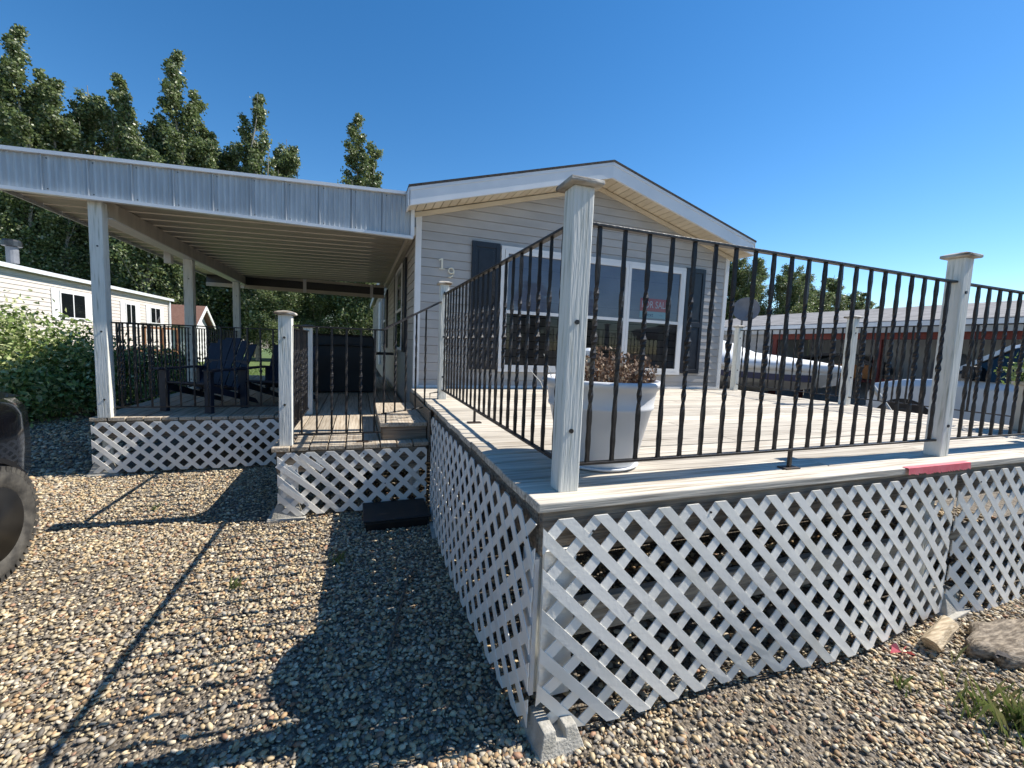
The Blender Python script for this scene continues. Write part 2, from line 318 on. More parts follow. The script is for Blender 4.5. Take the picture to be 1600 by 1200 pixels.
# ------------------------------------------------------------------ lattice
NAIL = MB().lathe([(.003, -.008), (.0055, 0), (.005, .003), (.001, .004)], 8).mesh('nail', 'alloy')
def lattice(name, label, p0, p1, z0, z1, bulge, parent_loc=None, per=.153, wd=.0435, top=None):
    """two layers of slats crossing at 45 degrees, each slat its own mesh following the sagging panel"""
    p0 = Vector((*p0, 0)); p1 = Vector((*p1, 0)); L = (p1-p0).length; d = (p1-p0)/L; nrm = Vector((d.y, -d.x, 0)); H = (int((z1-z0)/(per/2))+1)*per/2; z0 = z1-H
    t = thing(name, label, 'lattice', (p0+p1)/2, 'white lattice skirting panels')
    def pos(u, v, off): return p0+d*u+Vector((0, 0, z0+v))+nrm*(off+bulge(u/L, v/H))
    for layer, sg in ((0, 1), (1, -1)):
        k = -2*int(H/per)-5
        while True:
            c = k*per+(.02 if not layer else .02+H); k += 1
            # slat centreline u = c + sg*v (+H shift), edges shifted by hw in u
            hw = wd*.7071; base = c if sg > 0 else c+H
            if base-H-hw > L+H: break
            ed = []
            for e in (-hw, hw):
                lo, hi = 0., H
                if sg > 0: lo = max(lo, -(base+e)); hi = min(hi, L-(base+e))
                else: lo = max(lo, (base+e)-L); hi = min(hi, base+e)
                ed.append((lo, hi, e))
            if any(hi-lo < .012 for lo, hi, e in ed): continue
            n = 9; rings = []; o0 = .0026*layer+.002
            for i in range(n+1):
                q = i/n; a = ed[0][0]+(ed[0][1]-ed[0][0])*q; b = ed[1][0]+(ed[1][1]-ed[1][0])*q
                ua = base+ed[0][2]+sg*a; ub = base+ed[1][2]+sg*b
                rings.append([pos(ua, a, o0), pos(ub, b, o0), pos(ub, b, o0+.0042), pos(ua, a, o0+.0042)])
            MB().loft(rings).build('slat', 'vinyl', t)
    nails = [(.08, .93), (.3, .95), (.55, .94), (.8, .95), (.97, .9), (.42, .45), (.7, .42), (.15, .5)]
    for a, b in nails:
        q = pos(a*L, b*H, .009); inst('nail', NAIL, q, t, rot=(math.pi/2, 0, math.atan2(d.y, d.x)))
    return t
def sag(amp, edge=.0):
    return lambda u, v: amp*(max(0, math.sin(math.pi*min(max(u, 0), 1)))**.7)*max(0, 1-v)**1.3*(1+.35*math.sin(9*u+1.5)) + .010*math.sin(14*u+3*v)*(1-v)*.7 + edge*math.sin(math.pi*v)*(1-u)
lattice('lattice_panel', 'long white lattice panel bulging out below the front edge of the raised deck', (.655, 1.398), (3.33, 1.398), .035, .872, sag(.085, .02))
lattice('lattice_panel', 'white lattice panel on the deck front next to the bark slab and split log', (3.36, 1.398), (6.06, 1.398), .03, .875, sag(.10))
lattice('lattice_panel', 'white lattice panel along the shaded side of the raised deck beside the dark gravel', (.636, 3.82), (.636, 1.40), .06, .86, lambda u, v: .06*(max(0, math.sin(math.pi*u))**.8)*max(0, 1-v)**1.2+.006*math.sin(math.pi*v)*u**2)
lattice('lattice_panel', 'short white lattice panel with slipped slats below the landing', (-.62, 3.855), (.60, 3.855), .035, .565, sag(.02))
lattice('lattice_panel', 'white lattice panel with a sunlit corner below the carport deck', (-2.575, 5.497), (-.67, 5.497), .035, .565, sag(.015))
sl_ = [((-.62, 3.838, .47), (-.30, 3.826, .20)), ((-.45, 3.838, .545), (-.28, 3.83, .41)), ((-.60, 3.838, .30), (-.42, 3.83, .14))]
for a, b in sl_:
    q = MB().bar(a, b, .044, .004, (0, 1, 0)).build('loose_slat', 'vinyl', org=a); tag(q, 'white vinyl slat come loose and hanging across the landing lattice', 'slat', 'loose lattice slats on the landing')
# ------------------------------------------------------------------ concrete deck blocks
def block(x, y, label, rz=0, z=0, sc=.85):
    mb = MB(); a, b = .145, .095; h = .15
    pr = [(-a, 0), (a, 0), (b, h), (.028, h), (.028, h-.05), (-.028, h-.05), (-.028, h), (-b, h)]
    def ring(k, s): return [(px*s, k, pz) for px, pz in pr]
    mb.loft([ring(-.14, 1), ring(.14, 1)])
    for i, (vx, vy, vz) in enumerate(mb.v): mb.v[i] = (vx, vy*(1-.33*vz/h), vz)
    mb.box(-.17, .17, -.165, .165, -.03, .022)
    o = mb.build('concrete_block', 'concrete', bevel=.006); o.location = (x, y, z); o.rotation_euler = (0, 0, rz); o.scale = (sc, sc, sc)
    return tag(o, label, 'deck block', 'concrete pier blocks under the decks')
block(.725, 1.375, 'notched concrete pier block at the corner of the raised deck', .05, -.02, .72); block(-.55, 3.94, 'sunlit concrete pier block under the landing corner'); block(-2.50, 5.60, 'concrete pier block under the carport deck beside the shrub')
block(.70, 3.3, 'shaded concrete pier block behind the side lattice', 1.5); block(3.42, 1.47, 'dark concrete pier block behind the split log', .1)
# ------------------------------------------------------------------ posts and railings
def post(x, y, z0, z1, label, wd=.089, cap=True, rz=0, capm='capwood', bolts=((.32, 0), (.83, 0)), lean=(0, 0)):
    t = thing('railing_post', label, 'post', (x, y, z0)); t.rotation_euler = (0, 0, 0)
    h = wd/2
    def rg(z, s=1): return [(x+lean[0]*(z-z0)+a*h*s, y+lean[1]*(z-z0)+b*h*s, z) for a, b in ((-1, -1), (1, -1), (1, 1), (-1, 1))]
    s = MB().loft([rg(z0-.002), rg(z0+(z1-z0)*.5), rg(z1)]).build('shaft', 'paintpost', t, bevel=.006)
    if cap:
        cx, cy = x+lean[0]*(z1-z0), y+lean[1]*(z1-z0); o = h+.028
        def cr(z, q): return [(cx+a*q, cy+b*q, z) for a, b in ((-1, -1), (1, -1), (1, 1), (-1, 1))]
        MB().loft([cr(z1, o*.93), cr(z1+.006, o), cr(z1+.02, o*.98), cr(z1+.032, o*.55), cr(z1+.036, o*.2)]).build('cap', capm, t, bevel=.003)
    for bz, side in bolts:
        MB().tube([(x-h*.1, y-h-.006, z0+(z1-z0)*bz), (x-h*.1, y-h+.004, z0+(z1-z0)*bz)], .0095, 10).build('bolt', 'alloy', t)
    t.rotation_euler = (0, 0, rz)
    return t
BAR = {}
def barmesh(L, orn):
    k = (round(L, 3), orn)
    if k not in BAR:
        rings = []; N = 44
        for i in range(N+1):
            q = i/N; z = L*q; h = .0077; mid = abs(z-L*.5)
            tw = 0
            if mid < .27: tw = (z-L*.5+.27)*(26 if orn else 14)
            elif z > L*.5: tw = .54*(26 if orn else 14)
            h += .0007*math.sin(z*61+L*9)
            if orn:
                for c in (-.038, .038):
                    g = (z-L*.5-c)/.017
                    h += .0045*math.exp(-g*g)
            rings.append([(h*1.414*math.cos(tw+math.pi/4+j*math.pi/2), h*1.414*math.sin(tw+math.pi/4+j*math.pi/2), z) for j in range(4)])
        BAR[k] = MB().loft(rings).mesh('baluster', 'iron')
    return BAR[k]
def railing(label, a, b, zb, zt, sp=.125, feet=(), off=.06, floor=None, orn=True, tone=0, ret=False):
    """flat-bar iron railing from a to b: top rail, bottom rail, twisted bars every sp"""
    a = Vector((*a, 0)); b = Vector((*b, 0)); L = (b-a).length; d = (b-a)/L; nrm = Vector((-d.y, d.x, 0))
    t = thing('iron_railing', label, 'railing', (a.x, a.y, zb))
    A = a+Vector((0, 0, zt)); B = b+Vector((0, 0, zt))
    MB().bar(A, B, .034, .012).build('top_rail', 'iron', t, bevel=.002)
    MB().bar(a+Vector((0, 0, zb)), b+Vector((0, 0, zb)), .026, .012).build('bottom_rail', 'iron', t, bevel=.002)
    n = max(2, int(round((L-2*off)/sp))); me = {o: barmesh(zt-zb-.008, o) for o in (True, False)}
    for i in range(n+1):
        p = a+d*(off+(L-2*off)*i/n); inst('baluster', me[orn and i % 2 == 0], (p.x, p.y, zb+.004), t, math.atan2(d.y, d.x)+random.uniform(-.15, .15))
    for q in feet:
        p = a+d*(L*q); fl = zb-.1 if floor is None else floor
        f = MB().bar(p+Vector((0, 0, fl)), p+Vector((0, 0, zb)), .016, .016).build('foot', 'iron', t)
        MB().box(p.x-.05, p.x+.05, p.y-.028, p.y+.028, fl, fl+.007).build('foot_plate', 'ironrust', f)
    return t
ZT = 2.02; ZB = 1.035
post(.815, 1.545, D, 2.145, 'tall peeling white post with a weathered cap at the front corner of the raised deck', rz=-.02, bolts=((.21, 0), (.57, 0)))
post(3.48, 1.575, D, 2.165, 'white post with a flat cap on the deck front near the pink tape', capm='capwood', lean=(0, 0), bolts=((.16, 0), (.83, 0)))
post(.83, 4.42, D, 2.12, 'white post with a bent thin cap beside the step, below the house number', wd=.085, bolts=((.2, 0), (.55, 0), (.93, 0)))
post(5.97, 3.68, D, 2.05, 'white railing post on the far side of the deck in front of the boat', wd=.095)
post(5.97, 5.42, D, 1.98, 'white railing post against the far corner of the house')
post(5.97, 1.58, D, 2.15, 'white post at the front end of the deck side facing the truck')
post(-.565, 3.96, LD, 1.70, 'white capped post at the front corner of the landing', wd=.10)
post(-.56, 5.56, LD, 1.64, 'white capped post at the back of the landing beside the chairs', wd=.095)
railing('black iron railing along the deck front between the peeling corner post and the next post', (.86, 1.55), (3.44, 1.57), ZB, ZT, feet=(.5,), floor=D)
railing('black iron railing continuing along the deck front past the pink tape', (3.53, 1.575), (5.92, 1.58), ZB, ZT, feet=(.5,), floor=D)
railing('long black iron railing on the side of the raised deck above the shaded gravel', (.815, 1.60), (.83, 4.38), ZB, ZT, feet=(.52,), floor=D)
railing('thin black iron railing on the far deck side in front of the truck', (5.97, 1.63), (5.97, 3.63), ZB, 1.93, .13, orn=False)
railing('thin black iron railing on the far deck side in front of the boat', (5.97, 3.73), (5.97, 5.37), ZB, 1.93, .13, orn=False)
railing('black iron railing across the front of the landing', (-.51, 3.96), (.20, 3.96), LD+.085, 1.615, .115, feet=(.78,), floor=LD)
railing('black iron railing on the landing side running back to the chairs', (-.565, 4.02), (-.56, 5.51), LD+.075, 1.60, .12, feet=(.12,), floor=LD)
railing('black iron railing across the front of the carport deck before the navy chairs', (-2.40, 5.57), (-.61, 5.57), LD+.10, 1.60, .125)
railing('black iron railing on the outer carport deck side facing the lawn', (-2.47, 5.64), (-2.47, 7.95), LD+.08, 1.60, .125)
railing('black iron railing on the outer carport deck side near the sheds', (-2.47, 8.06), (-2.47, 10.7), LD+.08, 1.60, .125)
# rising stair rail over the step
sr = thing('stair_rail', 'short rising black iron stair rail over the wooden step', 'railing', (.2, 3.98, .77))
MB().bar((.20, 3.97, 1.615), (.79, 4.38, 1.94), .03, .012).build('top_rail', 'iron', sr)
MB().tube([(.20, 3.97, .86), (.66, 4.36, .86), (.70, 4.38, .87), (.70, 4.38, 1.0), (.79, 4.40, 1.01)], .007, 6).build('bottom_rail', 'iron', sr)
for i in range(5):
    q = i/4.6; x = .22+.48*q; y = 3.975+.4*q; zt = 1.615+(x-.2)/.59*.325; inst('baluster', barmesh(round(zt-.86, 2), i == 1), (x, y, .855), sr)
MB().bar((.24, 3.99, .772), (.24, 3.99, .87), .014, .014).build('foot', 'iron', sr)
# ------------------------------------------------------------------ the house
HX0, HX1, HY0, HY1 = .68, 5.75, 5.55, 22.3; EZ = 3.28; PX = 3.23; PZ = 4.03; SLP = .28
house = thing('mobile_home', 'grey sided mobile home with navy shutters and a low gable roof', 'house', (3.2, 14, 0))
MB().loft([[(HX0+.02, y, .3), (HX1-.02, y, .3), (HX1-.02, y, EZ), (PX, y, PZ-.1), (HX0+.02, y, EZ)] for y in (HY0+.02, HY1-.02)]).build('wall_core', 'room', house)
CE = .1105
def roofz(x): return PZ-.10-SLP*abs(x-PX)
i = 0; z = D+.002
while z < PZ-.16:                                     # front courses, the upper ones cut by the gable
    zt = min(z+CE, PZ-.12)
    lo = HX0; hi = HX1
    def lim(zz): e = max(0, (PZ-.10-zz)/SLP); return max(HX0, PX-e), min(HX1, PX+e)
    a0, a1 = lim(z); b0, b1 = lim(zt)
    f0, f1 = HY0-.012, HY0-.003
    MB().add([(a0, f0, z), (a1, f0, z), (b1, f1, zt-.004), (b0, f1, zt-.004), (a0, HY0+.02, z), (a1, HY0+.02, z), (b1, HY0+.02, zt-.004), (b0, HY0+.02, zt-.004)],
             [(0, 1, 2, 3), (4, 7, 6, 5), (0, 4, 5, 1), (3, 2, 6, 7), (0, 3, 7, 4), (1, 5, 6, 2)]).build('siding_course', 'siding', house)
    z += CE
z = .45
while z < EZ-.02:                                     # side courses
    for xs, sg in ((HX0, -1), (HX1, 1)):
        f0, f1 = xs+sg*.012, xs+sg*.003
        MB().add([(f0, HY0, z), (f0, HY1, z), (f1, HY1, z+CE-.004), (f1, HY0, z+CE-.004), (xs-sg*.02, HY0, z), (xs-sg*.02, HY1, z), (xs-sg*.02, HY1, z+CE-.004), (xs-sg*.02, HY0, z+CE-.004)],
                 [(0, 1, 2, 3), (4, 7, 6, 5), (0, 4, 5, 1), (3, 2, 6, 7), (0, 3, 7, 4), (1, 5, 6, 2)]).build('siding_course', 'siding', house)
    z += CE
for xs, sg in ((HX0, -1), (HX1, 1)):
    MB().box(xs-.018 if sg < 0 else xs-.055, xs+.055 if sg < 0 else xs+.018, HY0-.022, HY0+.045, .45 if sg < 0 else D, EZ+.02).build('corner_trim', 'trim', house, bevel=.003)
MB().box(HX0+.06, HX1-.06, HY0-.026, HY0-.002, D+.004, D+.035).build('base_trim', 'trim', house)
# roof, rakes, soffit
OV = .15; FY = 5.20
def rz_(x, o): return PZ-SLP*abs(x-PX)+o
roof = MB().loft([[(HX0-OV, y, rz_(HX0-OV, .02)), (PX, y, PZ+.02), (HX1+OV, y, rz_(HX1+OV, .02)), (HX1+OV, y, rz_(HX1+OV, .045)), (PX, y, PZ+.047), (HX0-OV, y, rz_(HX0-OV, .045))] for y in (FY-.035, HY1+.3)]).build('roof', 'shingle_dark', house)
for a, b in ((HX0-OV+.012, PX), (PX, HX1+OV-.012)):
    MB().loft([[(a, y, rz_(a, -.185)), (b, y, rz_(b, -.185)), (b, y, rz_(b, .017)), (a, y, rz_(a, .017))] for y in (FY-.02, FY+.012)]).build('rake_fascia', 'fascia', house)
    MB().loft([[(a, y, rz_(a, -.02)), (b, y, rz_(b, -.02)), (b, y, rz_(b, .0175)), (a, y, rz_(a, .0175))] for y in (FY-.028, FY-.0205)]).build('drip_edge', 'fascia', house)
    MB().loft([[(a, y, rz_(a, -.245)), (b, y, rz_(b, -.245)), (b, y, rz_(b, -.192)), (a, y, rz_(a, -.192))] for y in (HY0-.045, HY0-.013)]).build('frieze_trim', 'soffit', house)
    n = 26
    for k in range(n):
        u0 = a+(b-a)*k/n+.004; u1 = a+(b-a)*(k+1)/n-.004
        MB().loft([[(u0, y, rz_(u0, -.178)), (u1, y, rz_(u1, -.178)), (u1, y, rz_(u1, -.168)), (u0, y, rz_(u0, -.168))] for y in (FY+.013, HY0+.01)]).build('soffit_panel', 'soffit', house)
for s, xx in ((-1, HX0-OV), (1, HX1+OV)):
    MB().box(min(xx, xx-s*.02), max(xx, xx-s*.02), FY-.02, HY1+.2, rz_(xx, -.185), rz_(xx, .016)).build('eave_fascia', 'fascia', house)
    q0, q1 = sorted((xx-s*.021, (HX0 if s < 0 else HX1)+s*.012)); MB().box(q0, q1, FY+.02, HY1+.1, EZ-.03, EZ-.015).build('eave_soffit', 'soffit', house)
# front window: three hung units
def shutter(parent, ax, c, y, z0, z1, wd=.385):
    if ax == 'x': mk = lambda a0, a1, d0, d1, z0, z1: MB().box(c+a0, c+a1, y-d1, y-d0, z0, z1)
    else: mk = lambda a0, a1, d0, d1, z0, z1: MB().box(y-d1, y-d0, c+a0, c+a1, z0, z1)
    h = wd/2; s = mk(-h, h, .012, .03, z0, z1).build('shutter', 'shutter', parent)
    for a0, a1, q0, q1 in ((-h, -h+.055, z0, z1), (h-.055, h, z0, z1)): mk(a0, a1, .0305, .042, q0, q1).build('stile', 'shutter', s, bevel=.003)
    zm = z0+(z1-z0)*.47
    for q0, q1 in ((z0, z0+.07), (zm-.04, zm+.04), (z1-.07, z1)): mk(-h+.056, h-.056, .0305, .042, q0, q1).build('crosspiece', 'shutter', s, bevel=.003)
    for q0, q1 in ((z0+.105, zm-.075), (zm+.075, z1-.105)): mk(-h+.09, h-.09, .0305, .038, q0, q1).build('raised_panel', 'shutter', s, bevel=.005)
def hung(parent, ax, a0, a1, y, z0, z1, blinds=True, sg=1):
    """one hung sash unit: frame, meeting rail, two panes, blind slats behind the upper pane"""
    if ax == 'x': mk = lambda a0, a1, d0, d1, z0, z1: MB().box(a0, a1, y-d1, y-d0, z0, z1)
    else: mk = lambda a0, a1, d0, d1, z0, z1: MB().box(y-d1, y-d0, a0, a1, z0, z1)
    def sheet_(a0, a1, d, z0, z1): return MB().add([(a0, y-d, z0), (a1, y-d, z0), (a1, y-d, z1), (a0, y-d, z1)] if ax == 'x' else [(y-d, a1, z0), (y-d, a0, z0), (y-d, a0, z1), (y-d, a1, z1)], [(0, 1, 2, 3)])
    wf = .045; zm = z0+(z1-z0)*.485
    fr = mk(a0, a0+wf, 0, .034, z0, z1).build('window_frame', 'trim', parent)
    mk(a1-wf, a1, 0, .034, z0, z1).build('jamb', 'trim', fr); mk(a0+wf, a1-wf, 0, .034, z0, z0+wf).build('sill', 'trim', fr); mk(a0+wf, a1-wf, 0, .034, z1-wf, z1).build('head', 'trim', fr)
    mk(a0+wf, a1-wf, .004, .028, zm-.022, zm+.022).build('meeting_rail', 'trim', fr)
    sheet_(a0+wf, a1-wf, .014, zm+.022, z1-wf).build('upper_pane', 'glass', fr); sheet_(a0+wf, a1-wf, .018, z0+wf, zm-.022).build('lower_pane', 'screenglass', fr)
    mk(a0+wf, a1-wf, -.019, -.0185, z0+wf, z1-wf).build('dark_interior', 'room', fr)
    if blinds:
        n = 22; hh = (z1-wf-zm-.022)/n; b = MB()
        for k in range(n):
            zz = zm+.022+k*hh
            b.loft([[(x, y-.002, zz+.001), (x, y+.004, zz+.001), (x, y+.009, zz+hh*.97), (x, y+.003, zz+hh*.97)] for x in (a0+wf+.004, a1-wf-.004)])
        b.build('blind', 'blind', fr)
    else:
        mk(a0+wf, a1-wf, -.012, -.011, z0+wf, z1-wf).build('curtain', 'screen', fr)
WZ0, WZ1 = 1.215, 2.80; wy = HY0-.022
# recess the panes' backing in front of the wall core
for a, b in ((1.84, 2.82), (2.82, 3.80), (3.80, 4.82)): hung(house, 'x', a+.002, b-.002, wy, WZ0, WZ1)
MB().box(1.79, 4.87, HY0-.055, HY0-.013, WZ0-.05, WZ0-.001).build('window_sill', 'trim', house); MB().box(1.79, 4.87, HY0-.05, HY0-.013, WZ1+.001, WZ1+.05).build('window_head', 'trim', house)
for x in (1.813, 4.847): MB().box(x-.023, x+.023, HY0-.05, HY0-.013, WZ0, WZ1).build('window_casing', 'trim', house)
shutter(house, 'x', 1.58, HY0, 1.19, 2.87); shutter(house, 'x', 5.08, HY0, 1.19, 2.87)
for a, b in ((6.95, 8.15), (11.2, 12.3)): hung(house, 'y', a, b, HX0-.018, 1.38, 2.74, False)
for c in (6.72, 8.38, 10.98, 12.52): shutter(house, 'y', c, HX0-.002, 1.36, 2.76, .36)
MB().box(HX0-.05, HX0-.014, 14.2, 15.15, .75, 2.75).build('side_door', 'white', house)
# house number, metal digits standing off the wall
def text(body, size, loc, m, name, extr=.004, rot=(math.pi/2, 0, 0), parent=None, align='CENTER', font_scale=1):
    cu = bpy.data.curves.new(name, 'FONT'); cu.body = body; cu.size = size; cu.extrude = extr; cu.align_x = align; cu.align_y = 'CENTER'; cu.resolution_u = 3
    o = bpy.data.objects.new(name, cu); COL.objects.link(o); bpy.context.view_layer.update()
    me = bpy.data.meshes.new_from_object(o.evaluated_get(bpy.context.evaluated_depsgraph_get())); bpy.data.objects.remove(o); bpy.data.curves.remove(cu)
    me.materials.clear(); me.materials.append(M[m]); me.name = name
    ob = bpy.data.objects.new(name, me); COL.objects.link(ob); ob.rotation_euler = rot
    ob.scale = (font_scale, 1, 1)
    if parent is not None: ob.parent = parent; ob.location = Vector(loc)-worldloc(parent)
    else: ob.location = loc
    return ob
one = MB()                                                       # a serifed 1 and a tailed 9, like cast house numbers
one.box(1.0-.011, 1.0+.011, HY0-.034, HY0-.026, 2.475, 2.60).box(.965, 1.035, HY0-.034, HY0-.026, 2.462, 2.4745); one.bar((.995, HY0-.03, 2.594), (.958, HY0-.03, 2.572), .007, .016)
one.tube([(1.0, HY0-.03, 2.54), (1.0, HY0-.01, 2.54)], .004, 6)
tag(one.build('house_number', 'brass', org=(1, HY0, 2.46)), 'pale metal digit 1 on the grey siding', 'house number', 'house number digits')
nine = MB(); cx, cz = 1.118, 2.455
pts = [(cx+.034*math.cos(t), HY0-.03, cz+.034*math.sin(t)) for t in [2*math.pi*k/20 for k in range(21)]]; nine.tube(pts, .0085, 8)
nine.tube([(cx+.034, HY0-.03, cz), (cx+.034, HY0-.03, cz-.03), (cx+.018, HY0-.03, cz-.065), (cx-.012, HY0-.03, cz-.085), (cx-.03, HY0-.03, cz-.08)], .0085, 8).tube([(cx, HY0-.03, cz+.03), (cx, HY0-.01, cz+.03)], .004, 6)
tag(nine.build('house_number', 'brass', org=(cx, HY0, 2.37)), 'pale metal digit 9 set lower than the 1 on the grey siding', 'house number', 'house number digits')
sg = thing('sale_sign', 'red and white for sale sign behind the window pane', 'sign', (4.33, 5.535, 2.06))
sy = wy-.011
MB().box(4.05, 4.60, sy, sy+.002, 2.14, 2.335).build('sign_board', 'signred', sg); MB().box(4.05, 4.60, sy, sy+.002, 2.035, 2.139).build('text_strip', 'signblue', sg)
text('FOR SALE', .15, (4.325, sy-.001, 2.238), 'signwhite', 'lettering', .0004, parent=sg, font_scale=.78)
text('Text', .085, (4.22, sy-.001, 2.087), 'signdark', 'lettering', .0004, parent=sg); text('—', .06, (4.45, sy-.001, 2.087), 'signdark', 'lettering', .0004, parent=sg)
# ------------------------------------------------------------------ carport
cp = thing('carport_roof', 'lean-to metal carport roof with a corrugated blue-grey fascia on white posts', 'carport', (-1.2, 8, 0))
CX0, CX1, CYF, CYB = -3.17, .60, 5.45, 11.3
def ctop(x): return 3.145+(x-CX0)/(CX1-CX0)*.165
def cbot(x): return 2.785
np_ = 11; pw = (CX1-CX0)/np_
for k in range(np_):
    a = CX0+k*pw; prof = []; nr = 6
    for r in range(nr):                                     # ribs
        u = a+.014+(pw-.028)*r/nr; s = (pw-.028)/nr
        prof += [(u, .0), (u+s*.45, .0), (u+s*.60, -.009), (u+s*.82, -.009)]
    prof = [(a, -.018), (a+.010, -.018)]+prof+[(a+pw-.002, 0)]
    MB().loft([[(x, CYF+dy, cbot(x)+.02) for x, dy in prof], [(x, CYF+dy, ctop(x)-.02) for x, dy in prof]], cap=False, closed=False).build('fascia_panel', 'corr', cp)
    for zz in (cbot(a)+.045, ctop(a)-.05): MB().tube([(a+.045, CYF-.012, zz), (a+.045, CYF+.002, zz)], .006, 6).build('screw', 'alloy', cp)
MB().loft([[(x, CYF+.012, z) for x, z in ((CX0, cbot(0)), (CX1, cbot(0)), (CX1, ctop(CX1)), (CX0, ctop(CX0)))], [(x, CYF+.03, z) for x, z in ((CX0, cbot(0)), (CX1, cbot(0)), (CX1, ctop(CX1)), (CX0, ctop(CX0)))]]).build('fascia_backing', 'pan', cp)
MB().bar((CX0-.02, CYF-.01, cbot(0)+.006), (CX1+.02, CYF-.01, cbot(0)+.006), .06, .032).build('bottom_channel', 'fascia', cp)
MB().bar((CX0-.02, CYF-.01, ctop(CX0)-.006), (CX1+.02, CYF-.01, ctop(CX1)-.006), .06, .034).build('top_channel', 'fascia', cp)
for x in (CX0-.012, CX1+.01): MB().box(x-.022, x+.022, CYF-.036, CYF+.012, cbot(0)+.024, ctop(x)-.025).build('end_channel', 'fascia', cp)
MB().loft([[(CX0-.01, y, cbot(0)), (CX0+.012, y, cbot(0)), (CX0+.012, y, ctop(CX0)), (CX0-.01, y, ctop(CX0))] for y in (CYF+.035, CYB)]).build('side_fascia', 'corr', cp)
nP = 19
def cpz(x): return 2.82+(x-CX0)/(CX1-CX0)*.13
for k in range(nP):
    y0 = CYF+.034+(CYB-CYF-.06)*k/nP; y1 = CYF+.034+(CYB-CYF-.06)*(k+1)/nP-.004; ym = y1-.05
    MB().loft([[(x, y0, cpz(x)), (x, ym, cpz(x)), (x, ym+.008, cpz(x)+.035), (x, y1, cpz(x)+.035), (x, y1, cpz(x)+.042), (x, y0, cpz(x)+.042)] for x in (CX0+.013, CX1)]).build('roof_pan', 'pan', cp)
for a, b in (('beam', -2.47),): MB().box(-2.53, -2.41, CYF+.175, CYB-.05, 2.66, 2.835).build('beam', 'pan', cp)
MB().box(-2.555, -2.385, CYF+.175, CYB-.05, 2.648, 2.66).build('beam_flange', 'trim', cp)
MB().box(.60, .662, CYF+.04, CYB-.05, 2.84, 2.935).build('wall_channel', 'pan', cp)
# far end header: two bars with dark ribbed sheet between
MB().box(CX0, .6, CYB-.045, CYB, 2.58, 2.66).build('end_header', 'pan', cp); MB().box(CX0, .6, CYB-.045, CYB, 2.84, 2.90).build('end_header', 'pan', cp); MB().box(CX0, .6, CYB-.02, CYB-.012, 2.661, 2.839).build('end_infill', 'screen', cp)
for x in (-2.47, -1.2, .3): MB().box(x-.035, x+.035, CYB-.06, CYB-.046, 2.58, 2.90).build('end_stud', 'trim', cp)
for y, lb in ((5.56, 'white carport post with knots at the corner of the carport deck beside the shrub'), (8.0, 'white carport post standing behind the first navy chair'), (10.72, 'white carport post farthest back on the carport deck')):
    t = thing('carport_post', lb, 'post', (-2.47, y, LD)); h = .056 if y < 6 else .06
    MB().box(-2.47-h, -2.47+h, y-h, y+h, LD-.002, 2.79 if y < 6 else 2.646).build('shaft', 'paintpost', t, bevel=.006)
    for zz in (.8, 1.5, 2.35): MB().tube([(-2.46, y-h-.004, zz), (-2.46, y-h+.004, zz)], .009, 8).build('bolt', 'alloy', t)
lamp = tag(MB().box(-2.93, -2.83, 8.4, 8.5, 2.62, 2.82).build('junction_box', 'trim', bevel=.01, org=(-2.88, 8.45, 2.62)), 'small white box hanging under the carport roof edge', 'box')
# ------------------------------------------------------------------ things on the decks
pot = thing('planter_pot', 'big white plastic flower pot with a rolled rim behind the corner post', 'planter', (1.17, 1.93, D))
pc = (1.185, 1.90)
MB().lathe([(.155, D+.018), (.17, D+.004), (.185, D+.008), (.198, D+.026), (.258, D+.29), (.268, D+.30), (.270, D+.312), (.266, D+.318), (.276, D+.385), (.288, D+.40), (.302, D+.412), (.307, D+.425), (.302, D+.437), (.290, D+.44), (.275, D+.43), (.268, D+.38), (.262, D+.36)], 48, pc).build('pot_body', 'pot', pot, True)
MB().lathe([(.15, D+.001), (.20, D+.001), (.212, D+.010), (.208, D+.016), (.18, D+.012), (.15, D+.010)], 40, pc).build('saucer', 'pot', pot, True)
MB().lathe([(.003, D+.355), (.264, D+.362), (.264, D+.34), (.003, D+.34)], 32, pc).build('soil', 'soil', pot)
def leafcloud(P, size, pal, prob, up=.0, aspect=.55, jit=.25):
    """one small folded quad for each leaf at P"""
    n = len(P); a = RNG.normal(size=(n, 3)); a[:, 2] += up; a /= np.linalg.norm(a, axis=1)[:, None]
    b = RNG.normal(size=(n, 3)); b -= (b*a).sum(1)[:, None]*a; b /= np.linalg.norm(b, axis=1)[:, None]
    s = size*RNG.uniform(.6, 1.3, (n, 1)); c = np.cross(a, b)
    V = np.stack([P-a*s*.5, P+b*s*aspect*.5+c*s*.08, P+a*s*.5, P-b*s*aspect*.5+c*s*.08], 1).reshape(-1, 3)
    t = np.array(pal)[RNG.choice(len(pal), n, p=prob)]*RNG.uniform(1-jit, 1+jit, (n, 1))
    return V, np.arange(4*n).reshape(-1, 4), np.repeat(t, 4, 0)
def cloudobj(name, P, size, pal, prob, m, parent=None, org=(0, 0, 0), **k):
    V, Fc, t = leafcloud(P, size, pal, prob, **k); o = Vector(org) if parent is None else worldloc(parent)
    ob = bpy.data.objects.new(name, npmesh(name, V-np.array(o), Fc, t, False, m)); COL.objects.link(ob)
    if parent is not None: ob.parent = parent
    else: ob.location = o
    return ob
dp = thing('dried_plant', 'dried reddish brown stonecrop plant growing in the white pot', 'plant', (pc[0], pc[1], D+.36))
stems = MB(); LP = []
